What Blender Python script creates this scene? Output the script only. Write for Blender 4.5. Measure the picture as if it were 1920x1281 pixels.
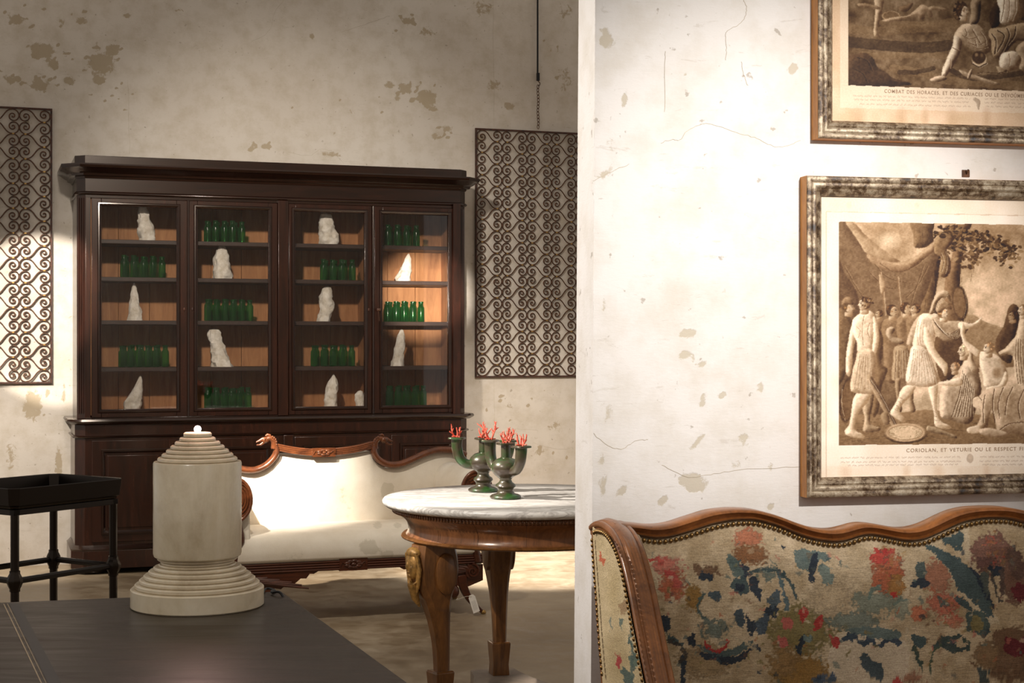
import bpy, math, random
import numpy as np
from mathutils import Vector, Matrix, noise as mnoise
random.seed(7); rng = np.random.default_rng(7)
PI = math.pi
for o in list(bpy.data.objects): bpy.data.objects.remove(o)
C = bpy.context.scene.collection

# ------------------------------------------------------------------ camera, light, exposure
FPX, HOR, EYE = 2900.0, 645.0, 1.32          # focal length in pixels of the 1920 px wide frame, horizon row, eye height
sc = bpy.context.scene
cam = bpy.data.objects.new('camera', bpy.data.cameras.new('camera')); C.objects.link(cam)
cam.location = (0, 0, EYE); cam.rotation_euler = (PI/2, 0, 0)
cam.data.sensor_width = 36; cam.data.lens = FPX/1920*36; cam.data.shift_y = (HOR-640.5)/1920
cam.data.clip_start = .05; sc.camera = cam
vs = sc.view_settings
vs.view_transform = 'Standard'; vs.look = 'None'; vs.gamma = 1; vs.use_curve_mapping = False
vs.exposure = 1.0
w = bpy.data.worlds.new('world'); sc.world = w; w.use_nodes = True
w.node_tree.nodes['Background'].inputs[0].default_value = (1.0, .94, .88, 1)
w.node_tree.nodes['Background'].inputs[1].default_value = .26

def spot(name, loc, aim, power, deg, blend=.5, size=.04, col=(1, .962, .915)):
    l = bpy.data.lights.new(name, 'SPOT'); l.energy = power; l.spot_size = math.radians(deg)
    l.spot_blend = blend; l.shadow_soft_size = size; l.color = col
    o = bpy.data.objects.new(name, l); C.objects.link(o); o.location = loc
    o.rotation_euler = (Vector(aim)-Vector(loc)).to_track_quat('-Z', 'Y').to_euler()
    return o
def at(px, py, Y): return Vector(((px-960)/FPX*Y, Y, EYE+(HOR-py)/FPX*Y))

spot('spot_wall_left', (-2.9, 5.6, 2.9), at(88, 590, 9.2), 750, 14, .12)
spot('spot_floor_left', (-3.2, 7.4, 2.6), at(40, 960, 9.1), 220, 34, .8)
spot('spot_settee', (-1.9, 5.0, 3.1), at(480, 930, 7.9), 1350, 20, 1, .04)
spot('spot_settee_wide', (-.9, 5.2, 3.3), at(640, 960, 7.9), 110, 46, 1, .05)
spot('spot_floor_back', (.5, 8.9, 3.2), at(1010, 1060, 9.1), 800, 32, .5, .05)
spot('spot_table', (-2.0, 4.95, 2.55), at(890, 920, 5.45), 380, 17, .4, .02)
spot('spot_table_front', (-1.5, 3.3, 2.3), at(930, 1000, 5.1), 110, 18, .8, .02)
spot('fill_wall_low', (.2, 6.4, 3.0), at(1010, 850, 10.2), 260, 26, 1, .05)  # unseen lamp, added to lift the lower right of the back wall
spot('spot_cabinet', (-.3, 5.2, 1.75), at(795, 555, 9.9), 1500, 8.5, .9, .03)
spot('spot_cabinet_wide', (-1.3, 4.8, 3.3), at(560, 520, 9.4), 420, 44, 1, .1)
spot('spot_wall_print', (1.1, 1.3, 2.1), at(1400, 540, 3.1), 120, 44, 1, .02, (1, .975, .95))
spot('fill_partition', (-2.2, 3.0, 2.6), at(1095, 560, 3.0), 170, 40, 1, .05)  # unseen lamp, added to brighten only the end face of the partition
spot('spot_stone_lamp', (-1.2, 1.6, 2.3), at(370, 960, 3.35), 17, 36, .9, .08)

# ------------------------------------------------------------------ helpers
def lin(c):
    return tuple(((v/255)/12.92 if v/255 <= .04045 else ((v/255+.055)/1.055)**2.4) for v in c[:3])
def linA(a):
    a = np.clip(a/255., 0, 1); return np.where(a <= .04045, a/12.92, ((a+.055)/1.055)**2.4)

class NT:
    def __init__(s, name):
        s.m = bpy.data.materials.new(name); s.m.use_nodes = True; s.t = s.m.node_tree
        s.b = s.t.nodes['Principled BSDF']; s.out = s.t.nodes['Material Output']
    def n(s, typ, **kw):
        x = s.t.nodes.new(typ)
        for k, v in kw.items(): setattr(x, k, v)
        return x
    def l(s, a, b): s.t.links.new(a, b)
    def coord(s, scale=(1, 1, 1)):
        if not hasattr(s, 'tc'): s.tc = s.n('ShaderNodeTexCoord')
        mp = s.n('ShaderNodeMapping'); mp.inputs['Scale'].default_value = scale
        s.l(s.tc.outputs['Object'], mp.inputs[0]); return mp.outputs[0]
    def noise(s, scale, detail=4, rough=.55, stretch=(1, 1, 1), dist=0):
        x = s.n('ShaderNodeTexNoise'); x.inputs['Scale'].default_value = scale
        x.inputs['Detail'].default_value = detail; x.inputs['Roughness'].default_value = rough
        x.inputs['Distortion'].default_value = dist
        s.l(s.coord(stretch), x.inputs['Vector']); return x.outputs['Fac']
    def ramp(s, fac, stops):
        r = s.n('ShaderNodeValToRGB'); e = r.color_ramp.elements
        while len(e) < len(stops): e.new(.5)
        for k, (p, c) in enumerate(stops):
            e[k].position = p; e[k].color = (*(lin(c) if len(c) == 3 and max(c) > 1 else c[:3]), 1)
        s.l(fac, r.inputs[0]); return r.outputs[0]
    def mix(s, fac, a, b, mode='MIX'):
        x = s.n('ShaderNodeMix', data_type='RGBA', blend_type=mode)
        for i, v in ((0, fac), (6, a), (7, b)):
            if isinstance(v, (int, float)): x.inputs[i].default_value = v
            elif isinstance(v, tuple): x.inputs[i].default_value = (*lin(v), 1)
            else: s.l(v, x.inputs[i])
        return x.outputs[2]
    def math(s, op, a, b=0., c=None):
        x = s.n('ShaderNodeMath', operation=op)
        for i, v in enumerate((a, b, c)):
            if v is None: continue
            if isinstance(v, (int, float)): x.inputs[i].default_value = v
            else: s.l(v, x.inputs[i])
        return x.outputs[0]
    def bump(s, h, strength=.3, dist=.01):
        x = s.n('ShaderNodeBump'); x.inputs['Strength'].default_value = strength
        x.inputs['Distance'].default_value = dist; s.l(h, x.inputs['Height'])
        s.l(x.outputs[0], s.b.inputs['Normal'])
    def col(s, c):
        if isinstance(c, tuple): s.b.inputs['Base Color'].default_value = (*lin(c), 1)
        else: s.l(c, s.b.inputs['Base Color'])
    def set(s, **kw):
        for k, v in kw.items():
            i = s.b.inputs[k.replace('_', ' ')]
            if isinstance(v, (int, float, tuple)): i.default_value = v
            else: s.l(v, i)
        return s.m

def wood(name, dark, light, rough=.35, grain=(1, 1, 12), scale=5, coat=.3, bump=.08):
    t = NT(name)
    a = t.noise(scale, 6, .6, grain, 1.2); b = t.noise(scale*9, 3, .6, grain)
    f = t.math('ADD', t.math('MULTIPLY', a, .75), t.math('MULTIPLY', b, .25))
    t.col(t.ramp(f, [(.3, dark), (.7, light)])); t.bump(f, bump, .003)
    return t.set(Roughness=rough, Coat_Weight=coat, Coat_Roughness=.15, Specular_IOR_Level=.42, Specular_Tint=(1., .82, .66, 1))
def plain(name, c, rough=.5, metal=0., var=.12, scale=20, bump=.1, **kw):
    t = NT(name); f = t.noise(scale, 5, .6)
    lo = tuple(v*(1-var) for v in c); hi = tuple(min(255, v*(1+var)) for v in c)
    t.col(t.ramp(f, [(.3, lo), (.7, hi)]))
    if bump: t.bump(f, bump, .003)
    return t.set(Roughness=rough, Metallic=metal, **kw)

# plaster wall with worn patches (attribute 'wear' marks where the paint has come off, plus one painted-in shade)
def plaster(name, base, base2, patch, seed=0):
    t = NT(name)
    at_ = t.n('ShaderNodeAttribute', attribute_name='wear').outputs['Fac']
    big = t.noise(.9, 5, .6); mid = t.noise(9, 6, .65); edge = t.noise(24, 6, .72, (1, 1, 1), .5)
    fine = t.noise(60, 4, .7, (1, 1, 3)); sp = t.noise(34, 3, .6)
    c = t.ramp(big, [(.3, base), (.7, base2)])
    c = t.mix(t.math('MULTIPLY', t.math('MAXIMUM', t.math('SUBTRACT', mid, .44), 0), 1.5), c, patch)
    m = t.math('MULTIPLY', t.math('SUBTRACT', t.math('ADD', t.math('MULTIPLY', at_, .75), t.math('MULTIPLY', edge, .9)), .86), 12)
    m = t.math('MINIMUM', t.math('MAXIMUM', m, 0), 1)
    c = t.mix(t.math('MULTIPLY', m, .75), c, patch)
    s2 = t.math('MINIMUM', t.math('MAXIMUM', t.math('MULTIPLY', t.math('SUBTRACT', sp, .665), 14), 0), .5)
    c = t.mix(s2, c, (120, 104, 82)); t.col(c)
    scr = t.noise(9, 6, .75, (1, 1, 5), .6)
    s3 = t.math('MINIMUM', t.math('MAXIMUM', t.math('MULTIPLY', t.math('SUBTRACT', scr, .62), 7), 0), .2)
    c = t.mix(s3, c, (140, 124, 100)); t.col(c)
    h = t.math('ADD', t.math('MULTIPLY', fine, .35), t.math('MULTIPLY', mid, .6))
    h = t.math('SUBTRACT', h, t.math('MULTIPLY', m, .5)); t.bump(h, .28, .006)
    return t.set(Roughness=.85)

M = {}
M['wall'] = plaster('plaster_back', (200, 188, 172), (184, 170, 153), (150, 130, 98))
M['wall2'] = plaster('plaster_right', (214, 208, 202), (205, 198, 190), (176, 163, 140))
M['mahog'] = wood('dark_mahogany', (17, 8, 5), (52, 23, 13), .26, (9, 9, 1), 3, .25, .03)
M['mahogh'] = wood('dark_mahogany_rails', (15, 8, 5), (40, 19, 11), .22, (1, 9, 9), 3, .3, .03)
M['carcass'] = wood('oak_interior', (136, 88, 54), (192, 138, 94), .55, (9, 9, 1), 2.2, 0, .03)
M['shelf'] = plain('shelf_edge', (52, 32, 24), .45)
M['settee'] = wood('walnut_carved', (50, 22, 11), (122, 66, 34), .3, (2, 2, 2), 8, .4, .06)
M['setteed'] = wood('walnut_carved_dark', (34, 14, 8), (86, 40, 20), .35, (1, 6, 6), 8, .3, .06)
M['tablew'] = wood('walnut_veneer', (66, 37, 20), (134, 84, 48), .28, (7, 7, 1), 4, .5, .03)
M['tablel'] = wood('walnut_legs', (60, 34, 14), (122, 78, 38), .33, (5, 5, 1), 5, .4, .05)
M['gilt'] = plain('gilded_carving', (150, 112, 58), .42, .35, .3, 60)
M['beech'] = wood('beech_rail', (78, 42, 18), (148, 90, 44), .36, (3, 3, 3), 6, .25, .05)
M['black'] = plain('black_lacquer', (10, 6, 4), .3, 0, .2, 12, .02, Specular_IOR_Level=.35, Specular_Tint=(1., .8, .65, 1))
M['iron'] = plain('rusted_iron', (74, 46, 26), .6, .4, .4, 50, .2)
M['ironf'] = plain('rusted_iron_frame', (58, 32, 18), .6, .3, .4, 50, .2)
M['brasscol'] = plain('brass_collar', (128, 98, 50), .45, .6, .3, 60)
M['rod'] = plain('black_iron_rod', (20, 16, 14), .5, .5)
M['plaque'] = plain('grey_painted_plinth', (128, 112, 96), .6)
M['tag'] = plain('paper_tag', (226, 216, 200), .8, 0, .04)
M['tagprint'] = plain('faded_tag_print', (176, 168, 158), .8, 0, .04)
M['string'] = plain('string', (190, 178, 156), .9)
M['bulb'] = NT('glowing_bulb').set(Base_Color=(1, 1, 1, 1), Emission_Color=(1, .82, .78, 1), Emission_Strength=22.)
M['bullet'] = plain('aged_brass_nail', (116, 88, 50), .35, .85, .3, 300, .1)
M['inkt'] = plain('faded_ink', (150, 124, 100), .9, 0, .06)
M['crack'] = plain('plaster_crack', (166, 152, 130), .95)
def mk_coral():
    t = NT('red_coral'); f = t.noise(90, 3); t.col(t.ramp(f, [(.35, (206, 62, 40)), (.7, (238, 128, 100))])); t.bump(f, .4, .002)
    return t.set(Roughness=.5)
M['coral'] = mk_coral()
def mk_ceramic():
    t = NT('green_bronze_glaze'); f = t.noise(9, 4, .6, (1, 1, 1.6)); f2 = t.noise(40, 3)
    t.col(t.ramp(t.math('ADD', t.math('MULTIPLY', f, .85), t.math('MULTIPLY', f2, .15)), [(.38, (60, 46, 34)), (.49, (72, 64, 44)), (.59, (44, 76, 32)), (.73, (58, 104, 42))]))
    return t.set(Roughness=.32, Metallic=.3, Coat_Weight=.45, Coat_Roughness=.1)
M['glaze'] = mk_ceramic()
def mk_marble():
    t = NT('white_marble'); a = t.noise(4, 8, .65, (1, 3, 2), 1.6); b = t.noise(22, 6, .7, (1, 1, 1), .6)
    v = t.math('ABSOLUTE', t.math('SUBTRACT', a, .5)); v = t.math('MINIMUM', t.math('MULTIPLY', v, 14), 1)
    c = t.mix(v, (168, 160, 152), (224, 218, 208)); c = t.mix(t.math('MULTIPLY', b, .3), c, (176, 164, 150)); t.col(c); t.bump(b, .05, .003)
    return t.set(Roughness=.32)
M['marble'] = mk_marble()
def mk_alab():
    t = NT('alabaster'); a = t.noise(5, 6, .6, (1, 1, .6), .8); b = t.noise(40, 4, .7)
    f = t.math('ADD', t.math('MULTIPLY', a, .8), t.math('MULTIPLY', b, .2))
    t.col(t.ramp(f, [(.32, (166, 146, 116)), (.5, (196, 180, 152)), (.68, (212, 198, 174))])); t.bump(b, .06, .003)
    return t.set(Roughness=.3, Subsurface_Weight=.25, Subsurface_Radius=(.03, .02, .012), Coat_Weight=.25)
M['alab'] = mk_alab()
def mk_linen():
    t = NT('white_linen'); f = t.noise(5, 5, .6); wv = t.noise(160, 2, .5, (1, 1, 4)); wv2 = t.noise(160, 2, .5, (4, 4, 1))
    at_ = t.n('ShaderNodeAttribute', attribute_name='wear').outputs['Fac']; ed = t.noise(26, 6, .7)
    c = t.ramp(f, [(.3, (204, 188, 164)), (.7, (224, 212, 192))])
    wf = t.math('MULTIPLY', t.math('ADD', wv, wv2), .5); c = t.mix(t.math('MULTIPLY', wf, .3), c, (170, 152, 124))
    m = t.math('MULTIPLY', t.math('SUBTRACT', t.math('ADD', t.math('MULTIPLY', at_, .8), t.math('MULTIPLY', ed, .9)), .86), 10)
    m = t.math('MINIMUM', t.math('MAXIMUM', m, 0), 1); c = t.mix(t.math('MULTIPLY', m, .45), c, (160, 146, 120)); t.col(c)
    t.bump(wf, .35, .003)
    return t.set(Roughness=.9, Sheen_Weight=.15)
M['linen'] = mk_linen()
def mk_floor():
    t = NT('stained_concrete'); a = t.noise(.8, 8, .65, (1, 1, 1), .6); b = t.noise(7, 7, .7, (1, 1, 1), .5); c_ = t.noise(50, 4, .7)
    f = t.math('ADD', t.math('MULTIPLY', a, .6), t.math('MULTIPLY', b, .4))
    c = t.ramp(f, [(.32, (92, 72, 50)), (.46, (132, 112, 86)), (.6, (168, 150, 124)), (.75, (196, 182, 160))])
    c = t.mix(t.math('MULTIPLY', c_, .25), c, (130, 110, 84)); t.col(c); t.bump(b, .08, .01)
    return t.set(Roughness=t.ramp(b, [(.3, (.3, .3, .3)), (.7, (.6, .6, .6))]))
M['floor'] = mk_floor()
def mk_desk():
    t = NT('dark_stained_table'); a = t.noise(2.4, 7, .65, (1, 6, 1), .8); b = t.noise(40, 4, .7, (1, 7, 1))
    f = t.math('ADD', t.math('MULTIPLY', a, .7), t.math('MULTIPLY', b, .3))
    t.col(t.ramp(f, [(.3, (20, 14, 9)), (.55, (38, 28, 19)), (.75, (58, 44, 30))])); t.bump(f, .12, .004)
    return t.set(Roughness=t.ramp(a, [(.35, (.3, .3, .3)), (.7, (.5, .5, .5))]), Specular_IOR_Level=.32, Specular_Tint=(1., .78, .55, 1))
M['desk'] = mk_desk()
M['desk_line'] = plain('pale_inlay', (150, 130, 100), .45)
M['desk_band'] = plain('dark_inlay', (26, 19, 14), .45)
def mk_silver():
    t = NT('worn_silver_leaf'); a = t.noise(44, 8, .8, (1, 1, 1), .3); b = t.noise(14, 5, .7)
    f = t.math('ADD', t.math('MULTIPLY', a, .7), t.math('MULTIPLY', b, .3))
    t.col(t.ramp(f, [(.40, (34, 22, 12)), (.47, (84, 62, 40)), (.54, (150, 132, 108)), (.68, (206, 194, 174))])); t.bump(f, .5, .004)
    return t.set(Metallic=t.ramp(f, [(.4, (0, 0, 0)), (.6, (.6, .6, .6))]), Roughness=.36)
M['silver'] = mk_silver()
M['frameside'] = wood('ochre_frame_side', (150, 90, 30), (220, 152, 72), .5, (4, 4, 1), 6, .1)
def mk_glass(name, tint=(1, 1, 1), extra=.02, rough=0.0):
    t = NT(name); tr = t.n('ShaderNodeBsdfTransparent'); tr.inputs[0].default_value = (*tint, 1)
    g = t.n('ShaderNodeBsdfGlossy'); g.inputs['Roughness'].default_value = rough
    fr = t.n('ShaderNodeFresnel'); fr.inputs[0].default_value = 1.45
    mx = t.n('ShaderNodeMixShader'); t.l(t.math('ADD', fr.outputs[0], extra), mx.inputs[0])
    t.l(tr.outputs[0], mx.inputs[1]); t.l(g.outputs[0], mx.inputs[2]); t.l(mx.outputs[0], t.out.inputs['Surface'])
    nz = t.noise(5, 3, .5); bp = t.n('ShaderNodeBump'); bp.inputs['Strength'].default_value = .04; t.l(nz, bp.inputs['Height'])
    t.l(bp.outputs[0], g.inputs['Normal']); return t.m
M['pane'] = mk_glass('cabinet_glass', (.9, .88, .85), .01, .02)
def mk_bottle():
    t = NT('green_bottle_glass'); tr = t.n('ShaderNodeBsdfTransparent'); tr.inputs[0].default_value = (.30, .74, .36, 1)
    lw = t.n('ShaderNodeLayerWeight'); lw.inputs[0].default_value = .35
    df = t.n('ShaderNodeBsdfPrincipled'); df.inputs['Base Color'].default_value = (.012, .10, .028, 1); df.inputs['Roughness'].default_value = .17; df.inputs['Specular IOR Level'].default_value = .9
    df.inputs['Coat Weight'].default_value = .6
    mx = t.n('ShaderNodeMixShader'); t.l(t.math('ADD', t.math('MULTIPLY', lw.outputs['Facing'], .85), .16), mx.inputs[0])
    t.l(tr.outputs[0], mx.inputs[1]); t.l(df.outputs[0], mx.inputs[2]); t.l(mx.outputs[0], t.out.inputs['Surface'])
    return t.m
M['bottle'] = mk_bottle()
def mk_stone():
    t = NT('white_rough_stone'); a = t.noise(22, 6, .7); t.col(t.ramp(a, [(.3, (196, 182, 162)), (.6, (240, 234, 226))])); t.bump(a, .6, .01)
    return t.set(Roughness=.8)
M['stone'] = mk_stone()
def vcol(name, rough=.85, bumpscale=0, stitch=None):
    t = NT(name); c = t.n('ShaderNodeAttribute', attribute_name='Col').outputs['Color']
    if stitch:
        a = t.noise(stitch, 2, .6, (1, 1, 1)); wv = t.noise(stitch*.5, 2, .6, (.3, 1, 3))
        f = t.math('MULTIPLY', t.math('ADD', a, wv), .5)
        c = t.mix(.45, c, t.ramp(f, [(.3, (70, 70, 70)), (.7, (236, 236, 236))]), 'OVERLAY'); t.bump(f, .7, .003)
    else:
        a = t.noise(300, 3, .6); c = t.mix(.25, c, t.ramp(a, [(.3, (90, 90, 90)), (.7, (180, 180, 180))]), 'OVERLAY')
    t.col(c); return t.set(Roughness=rough)
M['print'] = vcol('engraving_on_paper', .8); M['tapestry'] = vcol('needlepoint_tapestry', .95, stitch=420)

class MB:
    def __init__(s): s.v = []; s.f = []; s.wear = None; s.cols = None
    def add(s, V, Fc):
        k = len(s.v); s.v += [tuple(p) for p in V]; s.f += [tuple(i+k for i in f) for f in Fc]; return s
    def box(s, x0, x1, y0, y1, z0, z1):
        V = [(x, y, z) for z in (z0, z1) for y in (y0, y1) for x in (x0, x1)]
        return s.add(V, [(0, 2, 3, 1), (4, 5, 7, 6), (0, 1, 5, 4), (2, 6, 7, 3), (0, 4, 6, 2), (1, 3, 7, 5)])
    def prism(s, pts, a, b, axis='y'):
        """pts: outline in the plane across axis"""
        n = len(pts)
        def P(p, t): return {'y': (p[0], t, p[1]), 'z': (p[0], p[1], t), 'x': (t, p[0], p[1])}[axis]
        V = [P(p, a) for p in pts]+[P(p, b) for p in pts]
        return s.add(V, [tuple(range(n)), tuple(range(2*n-1, n-1, -1))]+[(i, i+n, (i+1) % n+n, (i+1) % n) for i in range(n)])
    def lathe(s, prof, c=(0, 0, 0), seg=48, a0=0, a1=2*PI, sx=1, sy=1):
        full = abs(a1-a0-2*PI) < 1e-6; n = seg if full else seg+1
        V = []
        for r, z in prof:
            for k in range(n):
                a = a0+(a1-a0)*k/seg; V.append((c[0]+r*sx*math.cos(a), c[1]+r*sy*math.sin(a), c[2]+z))
        Fc = []
        for j in range(len(prof)-1):
            for k in range(seg):
                k2 = (k+1) % n if full else k+1
                Fc.append((j*n+k, j*n+k2, (j+1)*n+k2, (j+1)*n+k))
        if full:
            if prof[0][0] > 1e-5: Fc.append(tuple(range(n-1, -1, -1)))
            if prof[-1][0] > 1e-5: Fc.append(tuple((len(prof)-1)*n+k for k in range(n)))
        return s.add(V, Fc)
    def tube(s, pts, r, seg=8, flat=None, up=None):
        pts = [Vector(p) for p in pts]; n = len(pts)
        if not isinstance(r, (list, tuple)): r = [r]*n
        T = [(pts[min(i+1, n-1)]-pts[max(i-1, 0)]).normalized() for i in range(n)]
        N = Vector(up) if up else (Vector((0, 0, 1)) if abs(T[0].z) < .9 else Vector((1, 0, 0)))
        V = []
        for i in range(n):
            N = (N-T[i]*N.dot(T[i]))
            N = N.normalized() if N.length > 1e-6 else Vector((1, 0, 0))
            B = T[i].cross(N); fx, fy = flat if flat else (1, 1)
            for k in range(seg):
                a = 2*PI*(k+.5)/seg
                V.append(pts[i]+N*(math.cos(a)*r[i]*fx)+B*(math.sin(a)*r[i]*fy))
        Fc = [(i*seg+k, i*seg+(k+1) % seg, (i+1)*seg+(k+1) % seg, (i+1)*seg+k) for i in range(n-1) for k in range(seg)]
        Fc += [tuple(range(seg-1, -1, -1)), tuple((n-1)*seg+k for k in range(seg))]
        return s.add(V, Fc)
    def ball(s, c, rx, ry=None, rz=None, seg=12, rings=8, rot=None):
        ry = ry or rx; rz = rz or rx; V = []; Fc = []
        for j in range(rings+1):
            t = PI*j/rings
            for k in range(seg):
                a = 2*PI*k/seg; p = Vector((rx*math.sin(t)*math.cos(a), ry*math.sin(t)*math.sin(a), -rz*math.cos(t)))
                if rot: p = rot @ p
                V.append(p+Vector(c))
        for j in range(rings):
            for k in range(seg): Fc.append((j*seg+k, j*seg+(k+1) % seg, (j+1)*seg+(k+1) % seg, (j+1)*seg+k))
        return s.add(V, Fc)
    def sweep(s, path, prof, close=False):
        """path: plan points; prof: (out, z) closed outline; out is to the right-hand side of travel"""
        n = len(path); offs = []
        for i in range(n):
            p = Vector(path[i])
            d0 = (p-Vector(path[i-1])).normalized() if (i > 0 or close) else None
            d1 = (Vector(path[(i+1) % n])-p).normalized() if (i < n-1 or close) else None
            if d0 is None: d0 = d1
            if d1 is None: d1 = d0
            n0 = Vector((d0.y, -d0.x)); n1 = Vector((d1.y, -d1.x)); m = (n0+n1); m = m/(m.length**2/2)
            offs.append(m)
        k = len(prof); V = [(path[i][0]+offs[i].x*o, path[i][1]+offs[i].y*o, z) for i in range(n) for o, z in prof]
        rng_ = range(n if close else n-1)
        Fc = [(i*k+j, i*k+(j+1) % k, ((i+1) % n)*k+(j+1) % k, ((i+1) % n)*k+j) for i in rng_ for j in range(k)]
        if not close: Fc += [tuple(range(k-1, -1, -1)), tuple((n-1)*k+j for j in range(k))]
        return s.add(V, Fc)
    def grid(s, P):
        """P: array (rows, cols, 3)"""
        R, K = P.shape[:2]; V = P.reshape(-1, 3).tolist()
        return s.add(V, [(r*K+c, r*K+c+1, (r+1)*K+c+1, (r+1)*K+c) for r in range(R-1) for c in range(K-1)])
    def mesh(s, name, mat, smooth=35, org=(0, 0, 0)):
        me = bpy.data.meshes.new(name)
        V = [(p[0]-org[0], p[1]-org[1], p[2]-org[2]) for p in s.v]
        me.from_pydata(V, [], s.f)
        if s.cols is not None:
            a = me.color_attributes.new('Col', 'FLOAT_COLOR', 'POINT')
            c = np.ones((len(V), 4), np.float32); c[:, :3] = s.cols; a.data.foreach_set('color', c.ravel())
        if s.wear is not None:
            a = me.attributes.new('wear', 'FLOAT', 'POINT'); a.data.foreach_set('value', np.asarray(s.wear, np.float32))
        me.materials.append(mat)
        if smooth:
            me.shade_smooth()
            me.set_sharp_from_angle(angle=math.radians(smooth))
        return me

def put(name, me, parent=None, loc=(0, 0, 0), rot=(0, 0, 0), scale=(1, 1, 1), bevel=0):
    o = bpy.data.objects.new(name, me); C.objects.link(o)
    o.location = loc; o.rotation_euler = rot; o.scale = scale
    if parent: o.parent = parent
    if bevel:
        b = o.modifiers.new('bevel', 'BEVEL'); b.width = bevel; b.segments = 2; b.limit_method = 'ANGLE'; b.angle_limit = math.radians(40)
    return o
def fixn(me):
    import bmesh
    b = bmesh.new(); b.from_mesh(me); bmesh.ops.recalc_face_normals(b, faces=b.faces); b.to_mesh(me); b.free(); return me
def part(name, mb, mat, parent, org=(0, 0, 0), smooth=35, bevel=0, label=None, rec=True):
    me = mb.mesh(name, M[mat] if isinstance(mat, str) else mat, smooth, org)
    if rec: fixn(me)
    o = put(name, me, parent, bevel=bevel)
    if label: o['label'] = label
    return o
def tag(o, label=None, cat=None, group=None, kind=None):
    if label: o['label'] = label
    if cat: o['category'] = cat
    if group: o['group'] = group
    if kind: o['kind'] = kind
    return o
def thing(name, label, cat, loc, rz=0, group=None):
    o = bpy.data.objects.new(name, None); C.objects.link(o); o.empty_display_size = .1
    o.location = loc; o.rotation_euler = (0, 0, rz); return tag(o, label, cat, group)

class Frame:
    """vertical plane system: s along the wall, d into the depth, z up"""
    def __init__(s, x, y, th): s.o = Vector((x, y)); s.th = th; s.u = Vector((math.cos(th), math.sin(th))); s.n = Vector((-math.sin(th), math.cos(th)))
    def W(s, a, d, z=0): p = s.o+s.u*a+s.n*d; return Vector((p.x, p.y, z))
    def px(s, px, py, d=0):
        k = (px-960)/FPX; o = s.o+s.n*d           # (o.x+a u.x) = k (o.y + a u.y)
        a = (k*o.y-o.x)/(s.u.x-k*s.u.y); Y = o.y+a*s.u.y
        return a, EYE+(HOR-py)/FPX*Y
    def s(s_, px, d=0): return s_.px(px, 0, d)[0]
    def shift(s_, a, d): p = s_.W(a, d); return Frame(p.x, p.y, s_.th)

TH = math.atan2(1, 2.893)
CB = Frame((145-960)/FPX*8.83, 8.83, TH)          # cabinet front plane, s = 0 at its left corner
WALLD = .47
# right-hand partition: front corner of its end face
TR = math.radians(11.7)
RW = Frame((1112-960)/FPX*2.95, 2.95, TR)

def smooth_curve(pts, n=8):
    """Catmull-Rom through pts"""
    P = [Vector(p) for p in pts]; out = []
    for i in range(len(P)-1):
        a = P[max(i-1, 0)]; b = P[i]; c = P[i+1]; d = P[min(i+2, len(P)-1)]
        for k in range(n):
            t = k/n; out.append(.5*((2*b)+(c-a)*t+(2*a-5*b+4*c-d)*t*t+(3*b-a-3*c+d)*t**3))
    out.append(P[-1]); return out

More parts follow.
